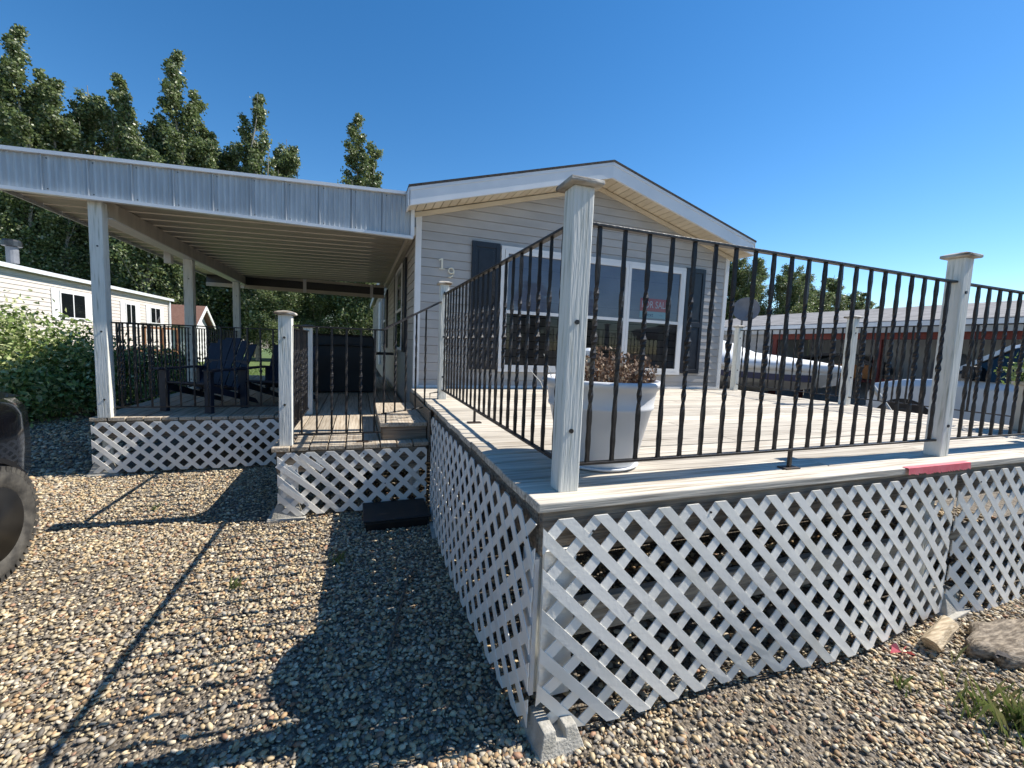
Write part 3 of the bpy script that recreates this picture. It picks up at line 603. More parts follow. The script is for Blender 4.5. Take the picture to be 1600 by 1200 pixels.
for k in range(110):
    r = .225*math.sqrt(random.random()); t = random.uniform(0, 6.28); x, y = pc[0]+r*math.cos(t)+.03, pc[1]+r*math.sin(t); h = random.uniform(.12, .24)*(1.15-.5*r/.25)
    ex, ey = x+.12*(x-pc[0])+random.uniform(-.02, .02), y+.12*(y-pc[1])+random.uniform(-.02, .02)
    stems.tube([(x, y, D+.355), ((x+ex)/2, (y+ey)/2, D+.36+h*.55), (ex, ey, D+.36+h)], [.003, .0025, .0015], 4)
    for q in range(34):
        u = random.uniform(.2, 1.05); LP.append((x+(ex-x)*u+random.gauss(0, .012), y+(ey-y)*u+random.gauss(0, .012), D+.36+h*u+random.gauss(0, .008)))
stems.build('stems', 'brownwood', dp)
lv = cloudobj('leaves', np.array(LP), .024, [(.15, .095, .065), (.24, .16, .11), (.10, .065, .05), (.36, .28, .20)], [.3, .3, .15, .25], 'dry', dp)
tw = MB()
for k in range(16):
    x, y = pc[0]-.20+random.gauss(0, .04), pc[1]-.02+random.gauss(0, .06); e = (x+random.uniform(-.10, .03), y+random.uniform(-.05, .05), D+.36+random.uniform(.1, .24))
    tw.tube([(x, y, D+.355), ((x+e[0])/2+random.uniform(-.02, .02), y, (D+.36+e[2])/2), e], [.0035, .003, .0015], 4)
tw.build('bare_twigs', 'pvc', dp)
gl = thing('garden_light', 'small cream stake light with a white cap standing in the pot', 'garden light', (1.09, 1.88, D+.36))
MB().box(1.072, 1.108, 1.862, 1.898, D+.34, D+.545).build('stake', 'brass', gl); MB().lathe([(.03, D+.545), (.036, D+.55), (.036, D+.578), (.02, D+.59), (.004, D+.592)], 12, (1.09, 1.88)).build('cap', 'fascia', gl)
def chair():
    t = thing('garden_chair', 'navy plastic slatted garden chair beside the outer carport railing', 'chair', (0, 0, 0), 'navy garden chairs on the carport deck')
    # local: seat faces -y, width along x
    for s in (-1, 1):
        MB().box(s*.31-.045, s*.31+.045, -.40, -.34, 0, .56).build('front_leg', 'navy', t, bevel=.004)
        MB().loft([[(s*.28-.015, -.40, .30), (s*.28+.015, -.40, .30), (s*.28+.015, -.40, .40), (s*.28-.015, -.40, .40)], [(s*.28-.015, .62, 0), (s*.28+.015, .62, 0), (s*.28+.015, .55, .09), (s*.28-.015, .55, .09)]]).build('rear_leg', 'navy', t, bevel=.003)
        MB().box(s*.36-.07, s*.36+.07, -.46, .30, .56, .585).build('arm', 'navy', t, bevel=.008)
        MB().box(s*.31-.02, s*.31+.02, .18, .25, .20, .56).build('arm_support', 'navy', t)
    for k in range(6):
        y = -.40+k*.098; zz = .405-(y+.4)*.2; MB().box(-.29, .29, y, y+.09, zz-.022, zz).build('seat_slat', 'navy', t, bevel=.004)
    for k in range(6):
        x = (k-2.5)*.105; top = 1.02-.022*abs(k-2.5)**1.6
        MB().loft([[(x-.048, .13, .25), (x+.048, .13, .25), (x+.048, .152, .25), (x-.048, .152, .25)], [(x*1.16-.056, .13+.36, top), (x*1.16+.056, .13+.36, top), (x*1.16+.056, .512, top), (x*1.16-.056, .512, top)]]).build('back_slat', 'navy', t, bevel=.004)
    MB().box(-.32, .32, .33, .36, .62, .68).build('back_rail', 'navy', t)
    return t
c1 = chair(); c2 = copytree(c1)
c1.location = (-1.72, 6.12, LD); c1.scale = (.88, .88, .86); c2.scale = c1.scale; c1.rotation_euler = (0, 0, math.radians(-24)); c2.location = (-.98, 6.35, LD); c2.rotation_euler = (0, 0, math.radians(-20))
c2['label'] = 'navy plastic slatted garden chair beside the landing post'
bq = thing('barbecue', 'tall barbecue under a black cover by the house wall', 'barbecue', (-.2, 8.1, LD))
MB().loft([[(-.82+i_, 7.72+i_*.6, z), (.28-i_, 7.72+i_*.6, z), (.28-i_, 8.5-i_*.6, z), (-.82+i_, 8.5-i_*.6, z)] for z, i_ in ((LD+.01, 0), (LD+.3, .012), (LD+.62, .0), (LD+.80, .01), (LD+.96, .03), (LD+.99, .08))]).build('cover', 'black', bq, bevel=.03)
MB().box(.28, .60, 7.9, 8.3, LD+.66, LD+.70).build('side_shelf', 'black', bq)
MB().tube([(-.7, 7.68, LD+.80), (-.25, 7.66, LD+.82), (.2, 7.68, LD+.80)], .012, 8).build('handle', 'alloy', bq)
bx = thing('black_box', 'flat black plastic box on the gravel against the landing lattice', 'box', (.3, 3.6, 0))
MB().loft([[(.06+i_, 3.42+i_, z), (.56-i_, 3.42+i_, z), (.56-i_, 3.80-i_, z), (.06+i_, 3.80-i_, z)] for z, i_ in ((.002, .01), (.07, 0), (.08, .012))]).build('bin', 'black', bx, bevel=.01)
MB().box(.045, .575, 3.405, 3.815, .081, .10).build('lid', 'black', bx, bevel=.008)
tag(MB().tube([(.14, 1.95, .012), (.2, 2.2, .03), (.3, 2.6, .02), (.36, 2.75, .012)], .007, 6).build('stick', 'bark', org=(.25, 2.3, .0)), 'thin dark stick lying on the shaded gravel', 'stick')
tp = MB(); n = 26
for k in range(n):                                                     # tape folded over the deck edge with a torn lower border
    x = 2.85+.60*k/n; x2 = 2.85+.60*(k+1)/n; d1 = .004+.012*random.random()
    tp.add([(x, 1.425, D+.004), (x2, 1.425, D+.004), (x2, 1.392, D+.004), (x, 1.392, D+.004), (x2, 1.390, D-.026-d1), (x, 1.390, D-.026-random.random()*.012)], [(0, 1, 2, 3), (3, 2, 4, 5)])
tag(tp.build('pink_tape', 'pink', org=(3.17, 1.4, D)), 'strip of torn pink tape folded over the deck edge', 'tape')
pf = MB()
for k in range(5):
    a = k*1.25; pf.add([(2.66, 1.235, .02), (2.66+.05*math.cos(a), 1.235+.035*math.sin(a), .045), (2.66+.07*math.cos(a+.4), 1.235+.05*math.sin(a+.4), .02)], [(0, 1, 2)])
tag(pf.build('flagging_scrap', 'pink', org=(2.66, 1.235, .01)), 'crumpled scrap of pink flagging on the pebbles under the lattice', 'tape')
# log and bark slab
lg = MB(); A, B = Vector((2.84, 1.20, .04)), Vector((3.20, 1.29, .042)); rings = []
for k in range(6):
    q = k/5; c = A.lerp(B, q); rings.append([c+Vector((-.02*math.sin(t), (.044)*math.cos(t)*(1+.12*math.sin(3*t+k)), (.038)*math.sin(t)*(1.1 if math.sin(t) > 0 else .8))) for t in [2*math.pi*j/7+.3 for j in range(7)]])
lgt = thing('split_log', 'pale split piece of firewood lying against the lattice foot', 'log', (3.03, 1.25, 0)); lg.loft(rings).build('log_wood', 'log', lgt, bevel=.004)
bk = MB(); rings = []; rr = random.Random(3)
for k, (s, zz) in enumerate(((1.0, .0), (1.04, .03), (.98, .055), (.80, .07), (.45, .062), (.12, .055))):
    rings.append([(3.32+s*(.31+.05*math.sin(3*t+1)+.025*math.sin(7*t))*math.cos(t), 1.11+s*(.11+.02*math.sin(5*t)+.012*math.sin(9*t))*math.sin(t)+.12*s*math.cos(t)*.25, zz+.012*s*s*math.sin(6*t+k)) for t in [2*math.pi*j/36 for j in range(36)]])
bko = thing('bark_slab', 'weathered curved slab of old bark lying on the gravel', 'bark', (3.3, 1.1, 0)); bk.loft(rings).build('slab', 'stump', bko, True)
MB().loft([[(3.02+.1*q+.02*s_, 1.02+.02*math.sin(9*q)+.016*s_*math.sin(math.pi*q), .070+.01*math.sin(5*q)) for s_ in (-1, 1)] for q in [k/8 for k in range(9)]], cap=False, closed=False).build('crack', 'shingle_dark', bko)
# weeds
def tuft(x, y, n, h, label, spread=.07):
    V = []; Fc = []; T = []
    for k in range(n):
        a = RNG.uniform(0, 6.28); r = abs(RNG.normal(0, spread)); bx_, by_ = x+r*math.cos(a), y+r*math.sin(a); hh = h*RNG.uniform(.4, 1.1); ln = RNG.uniform(.2, .7)*hh; a2 = RNG.uniform(0, 6.28); wv = .0024
        i0 = len(V); px, py = -math.sin(a2)*wv, math.cos(a2)*wv
        V += [(bx_-px, by_-py, 0), (bx_+px, by_+py, 0), (bx_+px+ln*.4*math.cos(a2), by_+py+ln*.4*math.sin(a2), hh*.65), (bx_+ln*math.cos(a2), by_+ln*math.sin(a2), hh)]
        Fc.append((i0, i0+1, i0+2, i0+3)); c = np.array([(.10, .15, .035), (.16, .20, .06), (.22, .22, .09)][RNG.integers(3)]); T += [c]*4
    ob = bpy.data.objects.new('weed_tuft', npmesh('weed_tuft', np.array(V)-np.array((x, y, 0)), np.array(Fc), np.array(T), False, 'grass')); COL.objects.link(ob); ob.location = (x, y, 0)
    stuff(ob); return tag(ob, label, 'weed')
tuft(2.64, .80, 300, .11, 'large green weed tuft on the pebbles facing the bark slab', .13); tuft(2.40, 1.10, 26, .06, 'tiny weed sprout between the pebbles below the front lattice', .03); tuft(-.68, 2.83, 30, .07, 'small bright weed among the sunlit pebbles', .03); tuft(-.12, 3.0, 26, .07, 'faint weed at the edge of the deck shadow', .04)
tuft(-1.62, 4.30, 22, .06, 'low weed by the landing rail shadow', .05)
# ------------------------------------------------------------------ black car
car = thing('parked_car', 'black parked car with a dusty tyre at the edge of the gravel', 'car', (-2.95, 1.9, 0))
def carbody():
    st_ = [(-.35, .62, .98, .60), (-.25, .42, 1.02, .80), (.1, .30, 1.05, .90), (.9, .26, 1.07, .92), (2.0, .26, 1.08, .92), (3.0, .27, 1.10, .915), (3.65, .30, 1.10, .88), (3.95, .36, 1.08, .78), (4.10, .48, 1.02, .62)]
    rings = []
    for y, zb, zt, hw in st_:
        r = []
        for t in [2*math.pi*j/28 for j in range(28)]:
            c, s = math.cos(t), math.sin(t); e = .38
            r.append((-2.97+hw*math.copysign(abs(c)**e, c), y, (zb+zt)/2+(zt-zb)/2*math.copysign(abs(s)**e, s)))
        rings.append(r)
    return MB().loft(rings)
body = carbody().build('body', 'carpaint', car, True)
MB().loft([[(-2.97+sx*hw, y, z) for sx, z, hw in ((-1, 1.06, .86), (1, 1.06, .86), (1, zt, .64), (-1, zt, .64))] for y, zt in ((.75, 1.08), (1.5, 1.50), (2.6, 1.54), (3.3, 1.42), (3.75, 1.12))]).build('cabin', 'carglass', car, bevel=.04)
MB().loft([[(-2.97+sx*hw, y, z) for sx, z, hw in ((-1, zt-.03, .655), (1, zt-.03, .655), (1, zt+.015, .6), (-1, zt+.015, .6))] for y, zt in ((1.45, 1.49), (2.6, 1.54), (3.35, 1.42))]).build('roof_panel', 'carpaint', car, bevel=.02)
for x in (-2.52, -3.42): MB().box(x-.12, x+.12, 4.0, 4.09, .86, .95).build('tail_light', 'redlens', car, bevel=.02)
for x in (-2.45, -3.49): MB().box(x-.16, x+.16, -.36, -.24, .72, .86).build('headlight', 'glass', car, bevel=.02)
for x, sgn in ((-2.17, 1), (-3.77, -1)):
    for y in (3.27, .55):
        R_ = .345; prof = [(.21, -.09), (.30, -.105), (.335, -.09), (R_, -.06), (R_, .06), (.335, .09), (.30, .105), (.225, .095), (.21, .07)]
        wh = thing('wheel_tmp', '', '', (0, 0, 0)); bpy.data.objects.remove(wh)
        arch = MB().loft([[(x+sgn*.128, y+.40*math.cos(t), .345+.40*math.sin(t)), (x+sgn*.142, y+.40*math.cos(t), .345+.40*math.sin(t)), (x+sgn*.142, y+.37*math.cos(t), .345+.37*math.sin(t)), (x+sgn*.128, y+.37*math.cos(t), .345+.37*math.sin(t))] for t in [math.pi*k/18-.1 for k in range(20)]]).build('wheel_arch', 'black', car)
        MB().loft([[(x-sgn*.1, y+.385*math.cos(t), .345+.385*math.sin(t)) for t in [2*math.pi*k/28 for k in range(28)]], [(x+sgn*.129, y+.385*math.cos(t), .345+.385*math.sin(t)) for t in [2*math.pi*k/28 for k in range(28)]]]).build('wheel_well', 'room', car)
        xc = x+sgn*.085
        def wr(r, o): return [(xc+o*sgn, y+r*math.cos(t), .345+r*math.sin(t)) for t in [2*math.pi*j/48 for j in range(48)]]
        tyre = MB().loft([wr(r, o) for r, o in prof], cap=False).build('tyre', 'tyre', car, True)
        td = MB()
        for j in range(48):                                 # shoulder tread blocks
            t = 2*math.pi*j/48; t2 = t+.085
            for o0, o1 in ((.045, .10), (-.10, -.045), (-.03, .03)):
                r1 = R_+.007 if abs(o0)+abs(o1) < .1 else R_+.003
                td.add([(xc+sgn*o, y+r*math.cos(a), .345+r*math.sin(a)) for r in (R_-.03, r1) for o in (o0, o1) for a in (t, t2)], [(0, 1, 3, 2), (4, 6, 7, 5), (0, 4, 5, 1), (2, 3, 7, 6), (0, 2, 6, 4), (1, 5, 7, 3)])
        td.build('tread', 'tyre', tyre)
        rim = MB().loft([wr(r, o) for r, o in ((.222, .095), (.215, .085), (.205, .03), (.19, -.05), (.05, -.05))], cap=True).build('rim', 'alloy', car, True)
        sp = MB()
        for j in range(10):
            t = 2*math.pi*j/10; sp.bar((xc+sgn*.06, y+.03*math.cos(t), .345+.03*math.sin(t)), (xc+sgn*.075, y+.212*math.cos(t), .345+.212*math.sin(t)), .028, .03, (1, 0, 0))
        sp.build('spokes', 'alloy', rim); MB().loft([wr(.05, .04), wr(.05, .075), wr(.03, .085)]).build('hub', 'alloy', rim)
# ------------------------------------------------------------------ vegetation
def poplar(name, H, width, nb, nl, seed, low=.06):
    r = np.random.default_rng(seed); tr = MB(); pts = [(r.normal(0, .015)*k, r.normal(0, .015)*k, H*k/10) for k in range(11)]
    tr.tube(pts, [.17*(1-.092*k)*H/15 for k in range(11)], 8); LP = []
    lead = [(0, 0, 1.0)]+[(r.uniform(-.5, .5)*width, r.uniform(-.5, .5)*width, r.uniform(.66, .95)) for _ in range(7)]   # several leaders make the ragged top
    for lx, ly, lh in lead[1:]:
        tr.tube([(0, 0, H*.3), (lx*.7, ly*.7, H*.55), (lx, ly, H*lh)], [.09, .06, .012], 6)
    for k in range(nb):
        L_ = lead[r.integers(len(lead))] if r.random() < .8 else lead[0]; h = low+(L_[2]-low-.02)*r.random()**.85; rel = h/L_[2]
        az = r.uniform(0, 6.28); ln = width*(.09+.85*(1-rel)**.75)*r.uniform(.55, 1.1)*min(1, .45+rel*2.2); up = ln*r.uniform(.8, 1.7)+.25
        q = 0 if h < .3 else (.7*(h-.3)/.25 if h < .55 else .7+.3*(h-.55)/max(.05, L_[2]-.55)); bx0, by0 = L_[0]*q, L_[1]*q
        e = np.array([bx0+ln*math.cos(az), by0+ln*math.sin(az), min(H*h+up, H*(L_[2]+.02))]); s = np.array([bx0, by0, H*h])
        if k % 2 == 0: tr.tube([s, s*.45+e*.55+np.array((0, 0, -.08*ln)), e], [.035, .022, .006], 4)
        n = int(nl/nb*r.uniform(.5, 1.5)); u = r.beta(2.0, 1.1, n); sp_ = (.06+.13*(1-np.abs(u-.6)))*width*(.28+.42*(1-rel))
        LP.append(s+(e-s)*u[:, None]+r.normal(size=(n, 3))*sp_[:, None]*np.array((1, 1, .8)))
    LP = np.concatenate(LP); LP = LP[LP[:, 2] > .1]
    V, Fc, t = leafcloud(LP, .15, [(.12, .165, .06), (.18, .23, .085), (.08, .115, .04), (.26, .30, .14), (.38, .40, .26)], [.3, .28, .16, .17, .09], aspect=.8)
    return tr.mesh('trunk', 'palebark'), npmesh('crown', V, Fc, t, False, 'leaf')
POP = [poplar('poplar', 16.5, 2.3, 150, 42000, 11), poplar('poplar', 16, 2.6, 160, 46000, 12), poplar('poplar', 15, 2.1, 140, 38000, 13), poplar('poplar', 13, 3.0, 160, 46000, 14, .03)]
def tree(x, y, v, s, rz, label, group, sz=None):
    t = thing('poplar_tree', label, 'tree', (x, y, 0), group)
    for nm, me in zip(('trunk', 'crown'), POP[v]): inst(nm, me, (x, y, 0), t)
    t.rotation_euler = (0, 0, rz); t.scale = (s, s, sz or s); return t
GL = 'poplars behind the houses'
LBL = 'tall green poplar in the dense row behind the carport roof'
for x, y, v, s, sz in ((-25.5, 31, 1, 1.15, 1.05), (-22.5, 31.5, 0, 1.1, 1.03), (-19.6, 31, 2, 1.25, 1.05), (-16.2, 30, 0, 1.0, .99), (-14.2, 31.5, 1, 1, .93), (-12.2, 30.5, 2, 1.05, 1.02), (-9.6, 30, 0, 1.05, 1.02), (-7.8, 31.5, 3, 1, 1.0), (-5.8, 30, 2, 1.05, 1.04), (-4.3, 31, 1, .85, .86), (-17.8, 33, 3, 1.1, 1.05), (-11, 34, 3, 1.1, 1.1), (-6.8, 34, 3, .9, .9), (-21, 33, 2, 1.1, 1.0), (-15.2, 32.5, 2, 1.05, .92), (-13.2, 33, 0, .95, .9), (-10.8, 31, 1, .9, .88), (-8.6, 33, 2, 1, .93), (-24, 33, 2, 1.1, 1.05), (-6.6, 31, 0, .8, .84), (-5.0, 32.5, 2, .85, .9), (-11.1, 29.6, 3, .95, .93), (-17.2, 31, 2, 1.1, .98), (-14.9, 30, 0, .95, .86), (-3.4, 31.5, 2, .8, .72), (-8.4, 30.4, 2, .95, .9), (-19, 32, 1, 1.1, .98)):
    tree(x, y, v, s, random.uniform(0, 6), LBL, GL, sz)
tree(-.1, 30, 0, .98, 2.2, 'single pointed poplar standing apart beside the roof peak end', None, .94)
for x, y, v, s, sz in ((-2.6, 31, 3, .8, .55), (-.8, 31.5, 3, .8, .5), (1.6, 31, 3, .8, .52), (-4.6, 29.5, 3, .7, .5), (3.4, 31, 3, .8, .6)):
    tree(x, y, v, s, random.uniform(0, 6), 'lower bushy poplar behind the end of the carport', 'low poplars behind the carport', sz)
tree(5.4, 30, 2, .8, 1, 'poplar whose tip just shows over the left roof slope', None, .825); tree(11.8, 30, 0, .85, 4, 'poplar whose tip just shows over the roof near the corner post', None, .835)
for x, y, v, s, sz in ((22.3, 21, 3, .72, .60), (25, 21.5, 1, .66, .475), (27.4, 21, 3, .7, .585), (29.6, 22, 0, .8, .45), (32, 22.5, 3, .7, .53), (34.5, 23, 1, .8, .50), (37.5, 23.5, 3, .7, .53), (39.8, 24, 0, .8, .43), (42.3, 24.5, 3, .65, .47), (20, 21.5, 1, .7, .5)):
    tree(x, y, v, s, random.uniform(0, 6), 'rounded poplar beyond the grey roof and the boat', 'poplars behind the grey roof', sz)
for x, y, v, s_ in ((-9, -21, 1, .8), (-4.5, -22, 3, .9), (0, -21.5, 2, .75), (4.5, -22, 3, .9), (9, -21, 1, .8), (13.5, -22, 3, .85), (18, -21, 0, .7), (-13.5, -22, 3, .9)):  # unseen row, added to give dark reflections in the lower window panes
    tree(x, y, v, s_, random.uniform(0, 6), 'unseen leafy tree added behind the camera to darken the window reflections', 'added trees behind the camera', s_*.62)
def shrub(name, label, c, rad, n, size, pal, prob, m='shrubleaf'):
    t = thing(name, label, 'shrub', (c[0], c[1], 0)); stm = MB(); P = []
    nc = 46; r = np.random.default_rng(int(c[0]*100) % 999)
    for k in range(nc):
        a = r.uniform(0, 6.28); el = math.asin(r.uniform(0.0, .99)); q = r.uniform(.55, .95); e = np.array((c[0]+rad[0]*q*math.cos(a)*math.cos(el), c[1]+rad[1]*q*math.sin(a)*math.cos(el), .1+rad[2]*q*math.sin(el)))
        if k % 2 == 0: stm.tube([(c[0]+r.normal(0, .1), c[1]+r.normal(0, .1), 0), ((c[0]+e[0])/2, (c[1]+e[1])/2, e[2]*.65), e], [.016, .01, .004], 4)
        P.append(e+r.normal(size=(n//nc, 3))*np.array((.19, .19, .15))*rad[2]/1.3)
    P = np.concatenate(P); P[:, 2] = np.abs(P[:, 2])+.02
    stm.build('stems', 'bark', t); cloudobj('foliage', P, size, pal, prob, m, t); return t
VP_ = [(.14, .21, .05), (.25, .33, .10), (.58, .60, .32), (.08, .125, .03), (.42, .47, .20)]; VQ = [.26, .27, .17, .12, .18]
shrub('variegated_shrub', 'big pale variegated shrub spreading beside the carport deck', (-5.6, 9.9), (1.55, 1.5, 1.65), 22000, .085, VP_, VQ)
shrub('variegated_shrub', 'lower variegated shrub behind the white carport post', (-4.1, 10.5), (1.05, 1.0, 1.15), 11000, .08, VP_, VQ)
shrub('dark_shrub', 'low dark reddish shrub beside the parked car', (-7.2, 9.7), (1.0, .9, .95), 7000, .07, [(.07, .05, .03), (.13, .07, .04), (.06, .09, .03)], [.4, .3, .3])
V = []; ng = 9000; gx = RNG.uniform(-10, -2.7, ng); gy = RNG.uniform(11.3, 24, ng); gh = RNG.uniform(.04, .1, ng); ga = RNG.uniform(0, 6.28, ng)
V = np.stack([np.stack([gx-.012*np.cos(ga), gy-.012*np.sin(ga), 0*gx], 1), np.stack([gx+.012*np.cos(ga), gy+.012*np.sin(ga), 0*gx], 1), np.stack([gx+.03*np.sin(ga), gy+.03*np.cos(ga), gh], 1)], 1).reshape(-1, 3)
gr = bpy.data.objects.new('lawn_grass', npmesh('lawn_grass', V, np.arange(3*ng).reshape(-1, 3), np.repeat(np.array([(.10, .16, .035), (.15, .21, .05)])[RNG.integers(0, 2, ng)], 3, 0), False, 'grass')); COL.objects.link(gr); stuff(gr); tag(gr, 'short green lawn grass beyond the carport deck', 'grass')
# ------------------------------------------------------------------ neighbour on the left
nb = thing('neighbour_home', 'cream sided neighbouring mobile home with white shutters and a roof vent', 'house', (-10.5, 16, 0))
NX, NY0, NY1, NE = -8.6, 7.5, 25.0, 3.02
MB().box(-13, NX-.02, NY0+.02, NY1-.02, .1, NE).build('wall_core', 'neighsiding', nb)
z = .55
while z < NE-.1:
    MB().loft([[(NX+.016, y, z), (NX-.02, y, z), (NX-.02, y, z+.118), (NX+.002, y, z+.118)] for y in (NY0, NY1)]).build('siding_course', 'neighsiding', nb); z += .122
MB().box(NX-.015, NX+.0, NY0, NY1, .02, .545).build('skirting', 'white', nb)
MB().loft([[(-13.1, y, NE), (NX+.16, y, NE), (NX+.16, y, NE+.09), (-10.8, y, NE+.42), (-13.1, y, NE+.2)] for y in (NY0-.1, NY1+.15)]).build('roof', 'fascia', nb)
MB().bar((NX+.17, NY0-.1, NE+.04), (NX+.17, NY1+.15, NE+.04), .05, .11).build('gutter', 'fascia', nb); MB().box(NX-.03, NX+.03, NY1-.02, NY1+.04, .3, NE-.002).build('corner_trim', 'white', nb); MB().tube([(NX+.09, NY1-.06, .2), (NX+.09, NY1-.06, NE)], .035, 8).build('downspout', 'fascia', nb)
v = MB().lathe([(.13, NE+.3), (.13, NE+.75)], 14, (-9.35, 16.6)).build('roof_vent', 'grey', nb); MB().lathe([(.14, NE+.75), (.21, NE+.77), (.21, NE+.90), (.17, NE+.95)], 14, (-9.35, 16.6)).build('vent_cap', 'alloy', v)
for y0, y1, z0, z1 in ((17.0, 18.3, 1.80, 2.66), (20.9, 21.7, 1.70, 2.62), (23.0, 24.0, 1.85, 2.62), (11.5, 12.7, 1.8, 2.66)):
    f = MB().box(NX+.018, NX+.05, y0, y1, z0, z1).build('window', 'white', nb)
    ym = (y0+y1)/2
    for a, b in ((y0+.06, ym-.03), (ym+.03, y1-.06)): MB().box(NX+.051, NX+.056, a, b, z0+.07, z1-.07).build('pane', 'carglass', f)
    for a, b in ((y0-.36, y0-.02), (y1+.02, y1+.36)): MB().box(NX+.018, NX+.04, a, b, z0-.04, z1+.03).build('shutter', 'white', f)
# their stained wooden stair landing
ws = thing('wooden_porch', 'brown stained wooden stair landing against the cream home', 'porch', (-7.8, 20, 0))
MB().box(-8.5, -7.1, 18.6, 21.6, .68, .80).build('platform', 'brownwood', ws)
for x in (-7.15, -8.3):
    for y in (18.65, 20.1, 21.55): MB().box(x-.05, x+.05, y-.05, y+.05, 0, 1.7 if x > -8 else .68).build('post', 'brownwood', ws)
MB().box(-7.2, -7.1, 18.6, 21.6, 1.62, 1.70).build('handrail', 'brownwood', ws)
for k in range(4): MB().box(-7.05, -6.2, 18.4-k*.25, 18.65-k*.25, .5-k*.16, .54-k*.16).build('tread', 'brownwood', ws)
MB().bar((-7.1, 18.6, .6), (-7.1, 17.6, .05), .05, .2).build('stringer', 'brownwood', ws)
tag(MB().lathe([(.05, .25), (.28, .3), (.36, .5), (.36, .62), (.28, .8), (.05, .88)], 16, (-6.9, 17.2)).build('round_grill', 'black', None, True, org=(-6.9, 17.2, 0)), 'round black kettle grill on the lawn by the wooden porch', 'grill')
sd = thing('garden_shed', 'white garden shed with a brown shingled gable roof', 'shed', (-9.2, 27.3, 0))
MB().box(-10.6, -8.0, 26.2, 28.4, 0, 2.0).build('wall', 'white', sd)
MB().loft([[(x, 26.2, 2.0), (x, 28.4, 2.0), (x, 27.3, 2.85)] for x in (-10.58, -8.02)]).build('gable', 'white', sd)
for s_ in (-1, 1):
    MB().loft([[(x, 27.3+s_*.004, 2.92), (x, 27.3+s_*1.45, 1.86), (x, 27.3+s_*1.45, 1.93), (x, 27.3+s_*.004, 2.99)] for x in (-10.9, -7.72)]).build('roof_slope', 'brownroof', sd)
    MB().loft([[(x, 27.3+s_*.004, 2.80), (x, 27.3+s_*1.46, 1.74), (x, 27.3+s_*1.46, 1.93), (x, 27.3+s_*.004, 2.985)] for x in (-7.715, -7.67)]).build('barge_board', 'white', sd)
# ------------------------------------------------------------------ right side: grey-roofed open shelter, boat, truck
gs = thing('open_shelter', 'long grey shingled shelter with red posts and beams beyond the deck', 'shelter', (14, 5, 0))
gy0, gy1 = -6, 14.2
MB().loft([[(12.2, y, 2.50), (16.0, y, 3.22), (19.5, y, 2.5), (19.5, y, 2.42), (16.0, y, 3.12), (12.2, y, 2.42)] for y in (gy0, gy1)]).build('roof', 'greyroof', gs)
MB().box(12.10, 12.195, gy0, gy1, 2.36, 2.47).build('gutter', 'white', gs); MB().box(12.2, 12.26, gy0, gy1, 2.22, 2.415).build('fascia_board', 'metalwall', gs)
MB().box(12.4, 12.55, gy0, 10.0, 2.06, 2.30).build('beam', 'redwood', gs)
for y in (9.85, 7.0, 4.15, 1.3, -1.5): MB().box(12.40, 12.54, y-.07, y+.07, 0, 2.06).build('post', 'redwood', gs)
MB().box(12.42, 12.52, 4.2, 7.0, .95, 1.08).build('rail', 'redwood', gs)
for k in range(30): MB().box(14.2, 14.215 if k % 2 else 14.23, gy0+k*.535, gy0+k*.535+.53, 0, 2.8).build('wall_sheet', 'metalwall', gs)
MB().box(12.45, 14.19, 10.05, 10.1, 0, 2.4).build('end_wall', 'metalwall', gs); MB().box(12.40, 12.46, 10.1, gy1, 0, 2.4).build('side_wall', 'siding', gs)
for k in range(18): MB().box(12.375, 12.399, 10.12, gy1, .3+k*.118, .3+k*.118+.112).build('siding_course', 'siding', gs)
tag(MB().lathe([(.3, 0), (.33, .1), (.33, 1.5), (.25, 1.75), (.05, 1.82)], 20, (13.6, 6.1)).build('rain_barrel', 'grey', None, True, org=(13.6, 6.1, 0)), 'tall dark barrel standing inside the shelter', 'barrel')
sled = thing('upturned_canoe', 'dark arched canoe with an orange inside stored in the shelter', 'canoe', (13.4, 8.6, 0))
MB().loft([[(13.2, 8.6+1.25*math.cos(t), 1.15+.55*math.sin(t)), (13.9, 8.6+1.25*math.cos(t), 1.15+.55*math.sin(t)), (13.9, 8.6+1.17*math.cos(t), 1.15+.47*math.sin(t)), (13.2, 8.6+1.17*math.cos(t), 1.15+.47*math.sin(t))] for t in [math.pi*k/16 for k in range(17)]]).build('hull', 'shutter', sled)
MB().box(13.4, 13.9, 7.7, 9.5, 1.0, 1.38).build('lining', 'orange', sled); MB().box(13.3, 13.8, 7.4, 9.8, .9, .98).build('rack', 'redwood', sled)
for y in (7.5, 9.7): MB().box(13.5, 13.6, y-.05, y+.05, 0, .9).build('rack_leg', 'redwood', sled)
BY = .8
boat = thing('covered_boat', 'white motor boat with a blue stripe under a peaked cover on its trailer', 'boat', (10.6, 8.5, 0))
bs = [(5.9, .02, .98, 1.30), (6.3, .38, .88, 1.32), (7.0, .72, .74, 1.33), (8.0, .95, .62, 1.32), (9.5, 1.02, .56, 1.30), (11.3, 1.0, .54, 1.28)]
def bx_(y, hw, zk, zg, k):
    y += BY; return [(10.6-hw, y, zg), (10.6-hw*.97, y, zk+.28*(zg-zk)+.12), (10.6-hw*.72, y, zk+.16), (10.6, y, zk-.08), (10.6+hw*.72, y, zk+.16), (10.6+hw*.97, y, zk+.28*(zg-zk)+.12), (10.6+hw, y, zg)]
MB().loft([bx_(*s, 0) for s in bs]).build('hull', 'gel', boat, bevel=.01)
